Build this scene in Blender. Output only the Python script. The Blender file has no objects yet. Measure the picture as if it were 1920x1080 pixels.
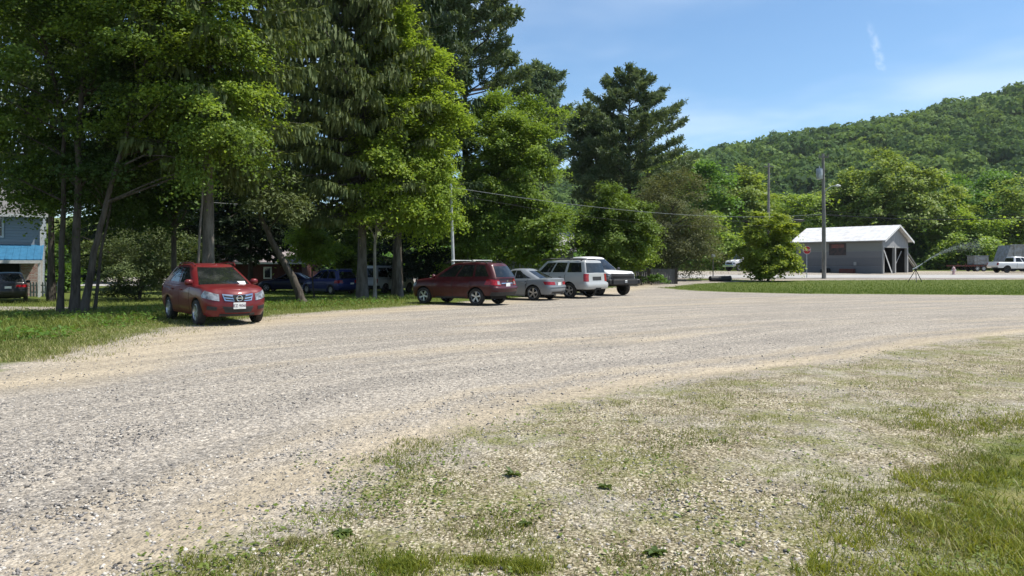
import bpy, math, random
import numpy as np
from mathutils import Vector, Matrix
PI = math.pi
scene = bpy.context.scene
COL = scene.collection
F = 1400.0          # focal length in photo pixels (photo is 1920 wide)
CAMZ = 1.65         # eye height
HOR = 495.0         # horizon row in the photo

# ------------------------------------------------------------------ helpers
def sst(a, b, x):
    t = np.clip((np.asarray(x, float) - a) / (b - a), 0, 1)
    return t * t * (3 - 2 * t)

_rs = np.random.RandomState(5)
_tab = _rs.rand(256, 256)
def vnoise(x, y):
    x = np.asarray(x, float); y = np.asarray(y, float)
    xi = np.floor(x).astype(int); yi = np.floor(y).astype(int)
    fx = x - xi; fy = y - yi
    fx = fx * fx * (3 - 2 * fx); fy = fy * fy * (3 - 2 * fy)
    a = _tab[xi % 256, yi % 256]; b = _tab[(xi + 1) % 256, yi % 256]
    c = _tab[xi % 256, (yi + 1) % 256]; d = _tab[(xi + 1) % 256, (yi + 1) % 256]
    return (a * (1 - fx) + b * fx) * (1 - fy) + (c * (1 - fx) + d * fx) * fy
def fbm(x, y, o=3):
    s = 0; a = .5; n = 0
    for i in range(o):
        s = s + a * vnoise(x * 2 ** i + 17 * i, y * 2 ** i + 5 * i); n += a; a *= .5
    return s / n

def hill(x, y):
    x = np.asarray(x, float); y = np.asarray(y, float)
    a = x / np.maximum(y, 1.0)
    el = np.interp(a, [-1.4, -.5, -.2, .05, .12, .232, .40, .52, .65, .70, 1.4],
                      [.055, .062, .070, .088, .097, .112, .142, .163, .190, .203, .27])
    h = el * 650 * sst(165, 650, np.minimum(y, 650))
    return h * (y > 0)
def gz(x, y):
    x = np.asarray(x, float); y = np.asarray(y, float)
    z = .7 * sst(45, 100, y) * sst(-8, 8, x)
    d = (x + 10.7) * -.77 + (y - 22) * .64
    z = z - .5 * sst(3, 16, d) * sst(6, -6, x) * sst(110, 60, y)
    return z + hill(x, y)
def G(x, y): return float(gz(x, y))
def K(px, Y): return (px - 960) / F * Y
def ZP(py, Y): return CAMZ + (HOR - py) / F * Y

def tag(o, label=None, cat=None, group=None, kind=None):
    if label: o['label'] = label
    if cat: o['category'] = cat
    if group: o['group'] = group
    if kind: o['kind'] = kind
    return o
def thing(name, label, cat, loc=(0, 0, 0), rotz=0, group=None):
    o = bpy.data.objects.new(name, None); COL.objects.link(o)
    o.location = loc; o.rotation_euler = (0, 0, rotz); o.empty_display_size = .2
    return tag(o, label, cat, group)

def mesh_np(name, verts, faces, mats, parent=None, smooth=False, attrs=None, loc=(0, 0, 0), midx=None):
    """faces: int array (n,k) or list of such arrays"""
    if not isinstance(faces, list): faces = [faces]
    me = bpy.data.meshes.new(name)
    verts = np.asarray(verts, np.float32)
    me.vertices.add(len(verts)); me.vertices.foreach_set('co', verts.ravel())
    nl = sum(f.size for f in faces); nf = sum(len(f) for f in faces)
    me.loops.add(nl); me.polygons.add(nf)
    me.loops.foreach_set('vertex_index', np.concatenate([np.asarray(f, np.int32).ravel() for f in faces]))
    tot = np.concatenate([np.full(len(f), f.shape[1], np.int32) for f in faces])
    st = np.concatenate([[0], np.cumsum(tot)[:-1]]).astype(np.int32)
    me.polygons.foreach_set('loop_start', st); me.polygons.foreach_set('loop_total', tot)
    if smooth: me.polygons.foreach_set('use_smooth', np.ones(nf, bool))
    if midx is not None: me.polygons.foreach_set('material_index', np.asarray(midx, np.int32))
    for m in (mats if isinstance(mats, (list, tuple)) else [mats]): me.materials.append(m)
    if attrs:
        for k, v in attrs.items():
            a = me.attributes.new(k, 'FLOAT', 'POINT'); a.data.foreach_set('value', np.asarray(v, np.float32))
    me.update(calc_edges=True); me.validate()
    o = bpy.data.objects.new(name, me); COL.objects.link(o)
    if parent: o.parent = parent
    o.location = loc
    return o

class MB:
    """collects simple solids and builds them as ONE mesh"""
    def __init__(s): s.v = []; s.f = []
    def add(s, vs, fs):
        b = len(s.v); s.v += [tuple(map(float, v)) for v in vs]; s.f += [tuple(b + i for i in f) for f in fs]; return s
    def box(s, c, d, rz=0, bev=0.0, M=None):
        x, y, z = d[0] / 2, d[1] / 2, d[2] / 2
        if bev:
            e = min(bev, x * .95, y * .95, z * .95)
            vs = []
            for zz, k in ((-z, e), (-z + e, 0), (z - e, 0), (z, e)):
                X, Y = x - k, y - k
                c2 = e if k == 0 else e * .5
                vs += [(X, -Y + c2, zz), (X, Y - c2, zz), (X - c2, Y, zz), (-X + c2, Y, zz), (-X, Y - c2, zz), (-X, -Y + c2, zz), (-X + c2, -Y, zz), (X - c2, -Y, zz)]
            fs = [tuple(range(7, -1, -1)), tuple(range(24, 32))]
            for l in range(3):
                for i in range(8):
                    fs.append((l * 8 + i, l * 8 + (i + 1) % 8, l * 8 + 8 + (i + 1) % 8, l * 8 + 8 + i))
        else:
            vs = [(sx * x, sy * y, sz * z) for sz in (-1, 1) for sy in (-1, 1) for sx in (-1, 1)]
            fs = [(0, 2, 3, 1), (4, 5, 7, 6), (0, 1, 5, 4), (2, 6, 7, 3), (0, 4, 6, 2), (1, 3, 7, 5)]
        R = M or Matrix.Rotation(rz, 3, 'Z')
        return s.add([R @ Vector(v) + Vector(c) for v in vs], fs)
    def tube(s, pts, rad, n=8, cap=True):
        pts = [Vector(p) for p in pts]
        if not isinstance(rad, (list, tuple)): rad = [rad] * len(pts)
        vs = []; fs = []
        ref = Vector((0.31, .77, .55))
        for i, p in enumerate(pts):
            d = (pts[min(i + 1, len(pts) - 1)] - pts[max(i - 1, 0)]).normalized()
            if abs(d.dot(ref)) > .97: ref = Vector((.9, -.3, .1))
            u = d.cross(ref).normalized(); w = d.cross(u)
            for k in range(n):
                a = 2 * PI * k / n
                vs.append(p + (u * math.cos(a) + w * math.sin(a)) * rad[i])
        for i in range(len(pts) - 1):
            for k in range(n):
                fs.append((i * n + k, i * n + (k + 1) % n, (i + 1) * n + (k + 1) % n, (i + 1) * n + k))
        if cap:
            fs.append(tuple(range(n - 1, -1, -1))); fs.append(tuple((len(pts) - 1) * n + k for k in range(n)))
        return s.add(vs, fs)
    def lathe(s, prof, n=24, axis='z', c=(0, 0, 0)):
        """prof: (radius, height) pairs, open profile"""
        vs = []; fs = []
        for r, h in prof:
            for k in range(n):
                a = 2 * PI * k / n
                p = (r * math.cos(a), r * math.sin(a), h) if axis == 'z' else (r * math.cos(a), h, r * math.sin(a))
                vs.append(Vector(p) + Vector(c))
        for i in range(len(prof) - 1):
            for k in range(n):
                fs.append((i * n + k, i * n + (k + 1) % n, (i + 1) * n + (k + 1) % n, (i + 1) * n + k))
        return s.add(vs, fs)
    def prism(s, poly, a, b):
        """poly: list of 3D points, extruded by vector (b-a)"""
        n = len(poly); off = Vector(b) - Vector(a)
        vs = [Vector(p) for p in poly] + [Vector(p) + off for p in poly]
        fs = [tuple(range(n - 1, -1, -1)), tuple(range(n, 2 * n))] + [(i, (i + 1) % n, n + (i + 1) % n, n + i) for i in range(n)]
        return s.add(vs, fs)
    def build(s, name, m, parent=None, smooth=None, loc=(0, 0, 0)):
        me = bpy.data.meshes.new(name); me.from_pydata(s.v, [], s.f)
        for mm in (m if isinstance(m, (list, tuple)) else [m]): me.materials.append(mm)
        if smooth:
            me.polygons.foreach_set('use_smooth', [True] * len(me.polygons)); me.set_sharp_from_angle(angle=math.radians(smooth))
        me.update()
        o = bpy.data.objects.new(name, me); COL.objects.link(o)
        if parent: o.parent = parent
        o.location = loc
        return o

# ------------------------------------------------------------------ materials
def new_mat(name):
    m = bpy.data.materials.new(name); m.use_nodes = True
    nt = m.node_tree; b = nt.nodes['Principled BSDF']
    return m, nt, b
def N(nt, t, **kw):
    n = nt.nodes.new(t)
    for k, v in kw.items():
        if k in n.inputs: n.inputs[k].default_value = v
        else: setattr(n, k, v)
    return n
def L(nt, a, b): nt.links.new(a, b)
def rgba(c): return (c[0], c[1], c[2], 1)
def mixc(nt, fac, a, b, mode='MIX'):
    n = nt.nodes.new('ShaderNodeMix'); n.data_type = 'RGBA'; n.blend_type = mode
    for i, v in ((0, fac), (6, a), (7, b)):
        if hasattr(v, 'is_output'): L(nt, v, n.inputs[i])
        else: n.inputs[i].default_value = v if i == 0 else rgba(v)
    return n.outputs[2]
def mth(nt, op, a, b=None, c=None, clamp=False):
    n = nt.nodes.new('ShaderNodeMath'); n.operation = op; n.use_clamp = clamp
    for i, v in enumerate((a, b, c)):
        if v is None: continue
        if hasattr(v, 'is_output'): L(nt, v, n.inputs[i])
        else: n.inputs[i].default_value = v
    return n.outputs[0]
def mrange(nt, v, a, b, c=0., d=1., smooth=True):
    n = nt.nodes.new('ShaderNodeMapRange'); n.interpolation_type = 'SMOOTHSTEP' if smooth else 'LINEAR'
    L(nt, v, n.inputs[0])
    for i, q in zip((1, 2, 3, 4), (a, b, c, d)): n.inputs[i].default_value = q
    return n.outputs[0]
def noise(nt, co, scale, detail=3, rough=.55):
    n = N(nt, 'ShaderNodeTexNoise'); n.inputs['Scale'].default_value = scale; n.inputs['Detail'].default_value = detail; n.inputs['Roughness'].default_value = rough
    if co is not None: L(nt, co, n.inputs['Vector'])
    return n.outputs['Fac']
def objco(nt, scale=(1, 1, 1)):
    t = N(nt, 'ShaderNodeTexCoord')
    mp = N(nt, 'ShaderNodeMapping'); L(nt, t.outputs['Object'], mp.inputs['Vector']); mp.inputs['Scale'].default_value = scale
    return mp.outputs['Vector']
def bump(nt, b, h, strength=.3, dist=.02):
    n = N(nt, 'ShaderNodeBump'); n.inputs['Strength'].default_value = strength; n.inputs['Distance'].default_value = dist
    L(nt, h, n.inputs['Height']); L(nt, n.outputs['Normal'], b.inputs['Normal'])
def simple(name, c, rough=.6, metal=0, var=.15, scale=6, spec=.5, bmp=0, c2=None, stretch=(1, 1, 1)):
    m, nt, b = new_mat(name)
    co = objco(nt, stretch); f = noise(nt, co, scale, 4)
    c2 = c2 or tuple(x * (1 - var) * .9 for x in c)
    f2 = mrange(nt, f, .3, .7)
    L(nt, mixc(nt, f2, c, c2), b.inputs['Base Color'])
    b.inputs['Roughness'].default_value = rough; b.inputs['Metallic'].default_value = metal
    b.inputs['Specular IOR Level'].default_value = spec
    if bmp: bump(nt, b, noise(nt, co, scale * 4, 3), bmp, .01)
    return m
def paint(name, c, metal=.35, dust=.25, rough=.32):
    m, nt, b = new_mat(name)
    co = objco(nt); f = noise(nt, co, 2.2, 5, .65)
    dusty = mth(nt, 'MULTIPLY', mrange(nt, f, .42, .75), dust)
    L(nt, mixc(nt, dusty, c, (.33, .28, .22)), b.inputs['Base Color'])
    b.inputs['Metallic'].default_value = metal * .35; b.inputs['Roughness'].default_value = rough + .1; b.inputs['Specular IOR Level'].default_value = .25
    b.inputs['Coat Weight'].default_value = .4; b.inputs['Coat Roughness'].default_value = .06
    return m
def leafmat(name, c1, c2, tr=.35, rough=.55, hue=None, spec=.2):
    """leaf: colour differs leaf to leaf and branch to branch, light shines through"""
    m, nt, b = new_mat(name)
    g = N(nt, 'ShaderNodeNewGeometry')
    co = objco(nt); big = noise(nt, co, .55, 3)
    r = mth(nt, 'ADD', mth(nt, 'MULTIPLY', g.outputs['Random Per Island'], .6), mth(nt, 'MULTIPLY', mrange(nt, big, .3, .7), .4))
    col = mixc(nt, r, c1, c2)
    L(nt, col, b.inputs['Base Color']); b.inputs['Roughness'].default_value = rough; b.inputs['Specular IOR Level'].default_value = spec
    t = N(nt, 'ShaderNodeBsdfTranslucent'); tc = mixc(nt, 1., col, (1.35, 1.30, .6), 'MULTIPLY'); L(nt, tc, t.inputs['Color'])
    mx = N(nt, 'ShaderNodeMixShader'); mx.inputs[0].default_value = tr
    L(nt, b.outputs[0], mx.inputs[1]); L(nt, t.outputs[0], mx.inputs[2])
    L(nt, mx.outputs[0], nt.nodes['Material Output'].inputs['Surface'])
    return m
def bark(name, c1, c2, scale=5):
    m, nt, b = new_mat(name)
    co = objco(nt, (1, 1, .22)); f = noise(nt, co, scale, 6, .7); v = N(nt, 'ShaderNodeTexVoronoi'); v.inputs['Scale'].default_value = scale * 2.4; L(nt, co, v.inputs['Vector'])
    L(nt, mixc(nt, mrange(nt, f, .35, .65), c1, c2), b.inputs['Base Color']); b.inputs['Roughness'].default_value = .9; b.inputs['Specular IOR Level'].default_value = .15
    bump(nt, b, mth(nt, 'ADD', v.outputs['Distance'], f), .8, .03)
    return m

M = {}
M['bark'] = bark('bark_grey_brown', (.075, .064, .054), (.17, .152, .132))
M['bark_dark'] = bark('bark_dark', (.045, .037, .03), (.10, .085, .07))
M['bark_pale'] = bark('bark_pale', (.17, .15, .125), (.33, .30, .26), 7)
M['maple'] = leafmat('maple_leaf', (0.064, 0.117, 0.019), (0.176, 0.250, 0.043), 0.36)
M['maple_shade'] = leafmat('maple_leaf_shaded', (0.027, 0.055, 0.013), (0.076, 0.122, 0.025), 0.28)  # darker copy of the maple leaf, grove shade put into its colour
M['maple_bright'] = leafmat('maple_leaf_fresh', (0.128, 0.211, 0.026), (0.307, 0.397, 0.064), 0.46)
M['elder'] = leafmat('boxelder_leaf', (0.095, 0.169, 0.030), (0.236, 0.324, 0.061), 0.44)
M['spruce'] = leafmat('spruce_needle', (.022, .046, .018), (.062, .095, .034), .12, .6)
M['spruce_olive'] = leafmat('spruce_needle_olive', (0.060, 0.090, 0.031), (0.162, 0.198, 0.070), 0.26, .6)
M['pine'] = leafmat('pine_needle', (0.061, 0.101, 0.052), (0.170, 0.217, 0.109), 0.26, .55)
M['bluepine'] = leafmat('pine_needle_grey', (0.069, 0.115, 0.069), (0.172, 0.230, 0.132), 0.26, .55)
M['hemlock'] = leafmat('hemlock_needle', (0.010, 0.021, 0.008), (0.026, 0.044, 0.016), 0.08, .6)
M['pale_shrub'] = leafmat('juniper_needle', (.05, .08, .028), (.14, .175, .065), 0.24, .6)
M['dull'] = leafmat('dull_twig_leaf', (.085, .105, .045), (.175, .185, .09), 0.28, .65)
M['yellowgreen'] = leafmat('spring_leaf', (0.152, 0.246, 0.043), (0.290, 0.384, 0.072), 0.44)
M['midgreen'] = leafmat('mid_leaf', (0.072, 0.160, 0.032), (0.167, 0.290, 0.065), 0.40)
M['olive_leaf'] = leafmat('olive_leaf', (0.148, 0.217, 0.052), (0.287, 0.356, 0.096), 0.40)
M['weed'] = leafmat('weed_leaf', (.05, .12, .02), (.13, .22, .04), .35)

M['lime_maple'] = leafmat('lime_maple_leaf', (.15, .22, .028), (.32, .38, .065), .45)
M['weed_dark'] = leafmat('weed_rosette_leaf', (.05, .085, .022), (.12, .16, .04), .25)
# ------------------------------------------------------------------ camera, sun, sky
cam = bpy.data.cameras.new('camera'); cam.sensor_width = 36; cam.lens = F / 1920 * 36
cam.shift_y = -(540 - HOR) / 1920; cam.clip_start = .05; cam.clip_end = 6000
co_ = bpy.data.objects.new('camera', cam); COL.objects.link(co_)
co_.location = (0, 0, CAMZ); co_.rotation_euler = (PI / 2, 0, 0); scene.camera = co_

SUN_EL, SUN_AZ = math.radians(61), math.radians(84)     # azimuth clockwise from +Y
sd = Vector((math.sin(SUN_AZ) * math.cos(SUN_EL), math.cos(SUN_AZ) * math.cos(SUN_EL), math.sin(SUN_EL)))
sun = bpy.data.lights.new('sun', 'SUN'); sun.energy = 4.6; sun.angle = math.radians(.5); sun.color = (1, .955, .88)
so = bpy.data.objects.new('sun', sun); COL.objects.link(so); so.rotation_euler = sd.to_track_quat('Z', 'Y').to_euler(); so.location = (40, 20, 60)

w = bpy.data.worlds.new('World'); scene.world = w; w.use_nodes = True
nt = w.node_tree; bg = nt.nodes['Background']
sky = N(nt, 'ShaderNodeTexSky'); sky.sky_type = 'NISHITA'; sky.sun_disc = False
sky.sun_elevation = SUN_EL; sky.sun_rotation = SUN_AZ; sky.altitude = 300; sky.air_density = 1.0; sky.dust_density = .1; sky.ozone_density = 2.2
tc = N(nt, 'ShaderNodeTexCoord'); sep = N(nt, 'ShaderNodeSeparateXYZ'); L(nt, tc.outputs['Generated'], sep.inputs[0])
zc = mth(nt, 'MAXIMUM', sep.outputs[2], .02)
cx = mth(nt, 'DIVIDE', sep.outputs[0], zc); cy = mth(nt, 'DIVIDE', sep.outputs[1], zc)
# thin cirrus veil: long streaks
cmb = N(nt, 'ShaderNodeCombineXYZ'); L(nt, mth(nt, 'ADD', mth(nt, 'MULTIPLY', cx, .50), mth(nt, 'MULTIPLY', cy, .10)), cmb.inputs[0]); L(nt, mth(nt, 'ADD', mth(nt, 'MULTIPLY', cx, -.12), mth(nt, 'MULTIPLY', cy, .42)), cmb.inputs[1])
ci = noise(nt, cmb.outputs[0], 1.1, 4, .5)
veil = mth(nt, 'MULTIPLY', mrange(nt, ci, .40, .75), .30)
# one small wisp
yy = mth(nt, 'MAXIMUM', sep.outputs[1], .02)
X_ = mth(nt, 'DIVIDE', sep.outputs[0], yy); Z_ = mth(nt, 'DIVIDE', sep.outputs[2], yy)
wx = mth(nt, 'SUBTRACT', X_, .4905); wz = mth(nt, 'SUBTRACT', Z_, .283)
al = mth(nt, 'SUBTRACT', mth(nt, 'MULTIPLY', wx, .26), mth(nt, 'MULTIPLY', wz, .965)); ac = mth(nt, 'ADD', mth(nt, 'MULTIPLY', wx, .965), mth(nt, 'MULTIPLY', wz, .26))
cmb2 = N(nt, 'ShaderNodeCombineXYZ'); L(nt, X_, cmb2.inputs[0]); L(nt, Z_, cmb2.inputs[1])
wn = noise(nt, cmb2.outputs[0], 60, 4, .6)
ac = mth(nt, 'ADD', ac, mth(nt, 'MULTIPLY', mth(nt, 'SUBTRACT', wn, .5), .012))
e2 = mth(nt, 'ADD', mth(nt, 'POWER', mth(nt, 'ABSOLUTE', mth(nt, 'DIVIDE', al, .023)), 2.), mth(nt, 'POWER', mth(nt, 'ABSOLUTE', mth(nt, 'DIVIDE', ac, .0042)), 2.))
wisp = mth(nt, 'MULTIPLY', mrange(nt, e2, 0, 4.5, 1, 0), mrange(nt, wn, .38, .72, .0, .22))
veil = mth(nt, 'MAXIMUM', veil, wisp)
skc = mixc(nt, veil, mixc(nt, 1., sky.outputs[0], (.84, 1.0, 1.07), 'MULTIPLY'), (9.5, 9.9, 10.2))
L(nt, skc, bg.inputs['Color']); bg.inputs['Strength'].default_value = .095

vs_ = scene.view_settings; vs_.view_transform = 'Standard'; vs_.look = 'None'; vs_.exposure = 0.66; vs_.gamma = 1; vs_.use_curve_mapping = False
scene.cycles.max_bounces = 6; scene.cycles.diffuse_bounces = 2; scene.cycles.glossy_bounces = 3; scene.cycles.transmission_bounces = 3; scene.cycles.transparent_max_bounces = 8
scene.cycles.caustics_reflective = False; scene.cycles.caustics_refractive = False

# ------------------------------------------------------------------ ground
CR = [(-9, -12), (-3.6, 0), (-1.92, 3.95), (-1.11, 6), (-.5, 7.1), (.5, 8.72), (2.4, 10.5), (5.35, 12.5), (9.3, 15.9), (12.5, 18.0), (22, 22), (60, 30)]
CL = [(-60, 2), (-20, 8.6), (-8.1, 11.4), (-8.7, 15), (-9.1, 18), (-8.7, 21), (-7.6, 24.5), (-5.8, 27), (-4, 29.5), (-1.5, 33.5), (1, 38), (4.5, 45), (8.3, 56), (10.5, 64)]
CW = [(1.2, 0), (1.98, 3.95), (2.85, 4.97), (3.55, 6), (4.55, 7.2), (5.9, 7.8), (9, 8.2), (16, 9.5)]
DRV = [(-60, 38), (-36, 37.5), (-27, 36.5), (-20, 35.5), (-14, 37.0), (-9.5, 39)]
STRIP = [(10.2, 51), (11.2, 46.0), (13.5, 43.0), (16.5, 41.3), (27, 39.4), (60, 36.5), (160, 33), (160, 67.5), (40, 67), (26, 65.5), (19.5, 63), (14.5, 58.5)]
PATCH = [(14.6, 66), (19.5, 64.0), (21.3, 66.0), (17, 70)]
def sdist(P, x, y):
    """signed distance to an open polyline (left positive) and arc length along it"""
    best = np.full(x.shape, 1e18); sg = np.zeros(x.shape); ar = np.zeros(x.shape); acc = 0
    for (ax, ay), (bx, by) in zip(P[:-1], P[1:]):
        dx, dy = bx - ax, by - ay; l2 = dx * dx + dy * dy; l = l2 ** .5
        t = np.clip(((x - ax) * dx + (y - ay) * dy) / l2, 0, 1)
        qx, qy = ax + t * dx, ay + t * dy; d = (x - qx) ** 2 + (y - qy) ** 2
        m = d < best - 1e-9
        best = np.where(m, d, best); cr = dx * (y - ay) - dy * (x - ax)
        sg = np.where(m, np.sign(cr), sg); ar = np.where(m, acc + t * l, ar); acc += l
    return np.sqrt(best) * sg, ar
def psd(P, x, y):
    """signed distance to a polygon, inside positive"""
    d, _ = sdist(P + P[:1], x, y); ins = np.zeros(x.shape, bool)
    for (ax, ay), (bx, by) in zip(P, P[1:] + P[:1]):
        c = ((ay > y) != (by > y)) & (x < (bx - ax) * (y - ay) / ((by - ay) if by != ay else 1e-9) + ax)
        ins ^= c
    return np.where(ins, np.abs(d), -np.abs(d))
def ground_masks(x, y):
    dR, aR = sdist(CR, x, y)            # + on the gravel side
    dL, aL = sdist(CL, x, y)            # + on the grass side (left of the line)
    dW, _ = sdist(CW, x, y)             # - on the lawn side
    dD, _ = sdist(DRV, x, y)
    st = psd(STRIP, x, y); pt = psd(PATCH, x, y)
    sparse = -dR
    left = np.minimum(dL, np.abs(dD) - 1.5)
    left = np.minimum(left, np.where(x > -8, 68 - y, 75 - y) )
    back = np.minimum(y - 100 - .02 * x, 400)
    lush = np.maximum.reduce([np.minimum(left, 5), st, pt, -dW, np.where(y > 60, back, -9)])
    grass = np.maximum(sparse, lush)
    return dict(grass=np.clip(grass, -8, 8), lush=np.clip(lush, -8, 8), lotd=np.clip(dR, -30, 60), lota=aR, leftd=np.clip(dL, -30, 30))

ys = np.concatenate([np.arange(-12, 0, 1.5), np.arange(0, 14, .16), np.arange(14, 30, .28), np.arange(30, 72, .6), np.arange(72, 170, 3), np.arange(170, 700, 12), np.array([720, 800, 1000, 1500, 2500, 4000])])
xs_ = np.concatenate([-np.geomspace(40, 4000, 26)[::-1], np.arange(-38, -14, 1.), np.arange(-14, 14, .18), np.arange(14, 40, .7), np.arange(42, 120, 4), np.geomspace(124, 4000, 40)])
XX, YY = np.meshgrid(xs_, ys)
ZZ = gz(XX, YY) + .018 * (fbm(XX * 1.1, YY * 1.1, 3) - .5) * (YY < 40)
nx, ny = len(xs_), len(ys)
idx = np.arange(nx * ny).reshape(ny, nx)
fc = np.stack([idx[:-1, :-1], idx[:-1, 1:], idx[1:, 1:], idx[1:, :-1]], -1).reshape(-1, 4)
gm = ground_masks(XX.ravel(), YY.ravel())

def ground_material():
    m, nt, b = new_mat('ground_gravel_and_turf')
    tc = N(nt, 'ShaderNodeTexCoord'); co = tc.outputs['Object']
    at = {}
    for k in ('grass', 'lush', 'lotd', 'lota', 'leftd'):
        a = N(nt, 'ShaderNodeAttribute'); a.attribute_name = k; at[k] = a.outputs['Fac']
    n1 = noise(nt, co, .9, 4, .6); n2 = noise(nt, co, 4.5, 4, .65); n3 = noise(nt, co, 22, 3, .6); n4 = noise(nt, co, .22, 3)
    # gravel: stones of two sizes
    v1 = N(nt, 'ShaderNodeTexVoronoi'); v1.inputs['Scale'].default_value = 48; L(nt, co, v1.inputs['Vector'])
    v2 = N(nt, 'ShaderNodeTexVoronoi'); v2.inputs['Scale'].default_value = 19; L(nt, co, v2.inputs['Vector'])
    s1 = N(nt, 'ShaderNodeSeparateColor'); L(nt, v1.outputs['Color'], s1.inputs[0])
    s2 = N(nt, 'ShaderNodeSeparateColor'); L(nt, v2.outputs['Color'], s2.inputs[0])
    ramp = N(nt, 'ShaderNodeValToRGB'); cr = ramp.color_ramp
    cr.elements[0].position = 0; cr.elements[0].color = (.125, .117, .108, 1)
    cr.elements[1].position = 1; cr.elements[1].color = (.56, .525, .47, 1)
    for p, c in ((.18, (.235, .22, .20, 1)), (.5, (.335, .308, .27, 1)), (.8, (.41, .375, .325, 1))):
        e = cr.elements.new(p); e.color = c
    L(nt, s1.outputs[0], ramp.inputs[0])
    ramp2 = N(nt, 'ShaderNodeValToRGB'); c2 = ramp2.color_ramp
    c2.elements[0].color = (.20, .195, .195, 1); c2.elements[1].color = (.56, .53, .48, 1)
    L(nt, s2.outputs[1], ramp2.inputs[0])
    big = mth(nt, 'MULTIPLY', mrange(nt, s2.outputs[0], .70, .74), mrange(nt, v2.outputs['Distance'], .02, .5, 1, 0))
    gravel = mixc(nt, big, ramp.outputs[0], ramp2.outputs[0])
    # drifts of fine sand along the driving lines
    cmb = N(nt, 'ShaderNodeCombineXYZ'); L(nt, mth(nt, 'MULTIPLY', at['lotd'], 1.0), cmb.inputs[0]); L(nt, mth(nt, 'MULTIPLY', at['lota'], .13), cmb.inputs[1])
    wv = mth(nt, 'ADD', at['lotd'], mth(nt, 'MULTIPLY', n1, 1.0))
    st = noise(nt, cmb.outputs[0], .42, 4, .62); stf = noise(nt, cmb.outputs[0], 3.2, 4, .6)
    drift = mrange(nt, mth(nt, 'ADD', mth(nt, 'MULTIPLY', st, .72), mth(nt, 'MULTIPLY', stf, .28)), .49, .66)
    edge = mth(nt, 'MULTIPLY', mrange(nt, mth(nt, 'ABSOLUTE', mth(nt, 'SUBTRACT', mth(nt, 'ADD', at['lotd'], mth(nt, 'MULTIPLY', mth(nt, 'SUBTRACT', n1, .5), 1.2)), .35)), 0, .75, 1, 0), .95)
    edgeL = mth(nt, 'MULTIPLY', mrange(nt, mth(nt, 'ABSOLUTE', mth(nt, 'ADD', mth(nt, 'ADD', at['leftd'], mth(nt, 'MULTIPLY', mth(nt, 'SUBTRACT', n1, .5), 1.4)), 1.5)), 0, 1.9, 1, 0), .95)
    band2 = mth(nt, 'MULTIPLY', mrange(nt, mth(nt, 'ABSOLUTE', mth(nt, 'SUBTRACT', wv, 1.75)), 0, .45, 1, 0), .55)
    sandf = mth(nt, 'MAXIMUM', mth(nt, 'MAXIMUM', mth(nt, 'MULTIPLY', drift, .72), edge), mth(nt, 'MAXIMUM', edgeL, band2))
    sandf = mth(nt, 'MULTIPLY', sandf, mrange(nt, n3, .22, .5, .35, 1.))
    sand = mixc(nt, n3, (.46, .395, .295), (.385, .335, .255))
    gravel = mixc(nt, sandf, gravel, sand)
    tone = mixc(nt, mrange(nt, noise(nt, cmb.outputs[0], 1.6, 3), .35, .68), (.80, .785, .765), (1.03, 1.00, .955))
    gravel = mixc(nt, 1., gravel, tone, 'MULTIPLY')
    sp8 = noise(nt, co, 11, 3, .75); gravel = mixc(nt, 1., gravel, mixc(nt, mrange(nt, sp8, .36, .64), (.78, .775, .77), (1.16, 1.15, 1.13)), 'MULTIPLY')
    # worn verge: straw, grit and moss
    v3 = N(nt, 'ShaderNodeTexVoronoi'); v3.inputs['Scale'].default_value = 62; L(nt, co, v3.inputs['Vector'])
    s3 = N(nt, 'ShaderNodeSeparateColor'); L(nt, v3.outputs['Color'], s3.inputs[0])
    grit = N(nt, 'ShaderNodeValToRGB'); g_ = grit.color_ramp
    g_.elements[0].color = (.075, .064, .042, 1); g_.elements[1].color = (.56, .51, .41, 1)
    for p, c in ((.3, (.18, .152, .098, 1)), (.66, (.31, .27, .185, 1))):
        e = g_.elements.new(p); e.color = c
    L(nt, s3.outputs[2], grit.inputs[0])
    mossf = mrange(nt, mth(nt, 'ADD', mth(nt, 'MULTIPLY', n1, .65), mth(nt, 'MULTIPLY', n2, .35)), .46, .62)
    mossf = mth(nt, 'MULTIPLY', mossf, mrange(nt, n3, .3, .62, .15, .85))
    gritc = mixc(nt, mrange(nt, noise(nt, co, .55, 4, .6), .47, .62), grit.outputs[0], mixc(nt, .6, grit.outputs[0], ramp.outputs[0]))
    gritc = mixc(nt, 1., gritc, mixc(nt, mrange(nt, noise(nt, co, 2.4, 5, .7), .35, .65), (.72, .70, .64), (1.12, 1.11, 1.08)), 'MULTIPLY')
    verge = mixc(nt, mossf, gritc, mixc(nt, n2, (.105, .130, .030), (.19, .185, .058)))
    # turf
    turf = mixc(nt, mrange(nt, n2, .3, .7), (.055, .085, .015), (.135, .155, .036))
    turf = mixc(nt, mth(nt, 'MULTIPLY', mrange(nt, n3, .45, .75), .5), turf, (.05, .075, .015))
    turf = mixc(nt, mth(nt, 'MULTIPLY', mrange(nt, n1, .46, .68), mth(nt, 'MULTIPLY', mrange(nt, at['lotd'], -12, -2, .0, .6), mrange(nt, at['lotd'], .2, .8, 1, 0))), turf, (.25, .21, .095))
    jit = mth(nt, 'ADD', mth(nt, 'MULTIPLY', mth(nt, 'SUBTRACT', n1, .5), 1.6), mth(nt, 'MULTIPLY', mth(nt, 'SUBTRACT', n2, .5), 1.0))
    jit = mth(nt, 'ADD', jit, mth(nt, 'MULTIPLY', mth(nt, 'SUBTRACT', n3, .5), .5))
    f1 = mrange(nt, mth(nt, 'ADD', at['grass'], jit), -.25, .45)
    f2 = mrange(nt, mth(nt, 'ADD', at['lush'], jit), -.35, .35)
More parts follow.
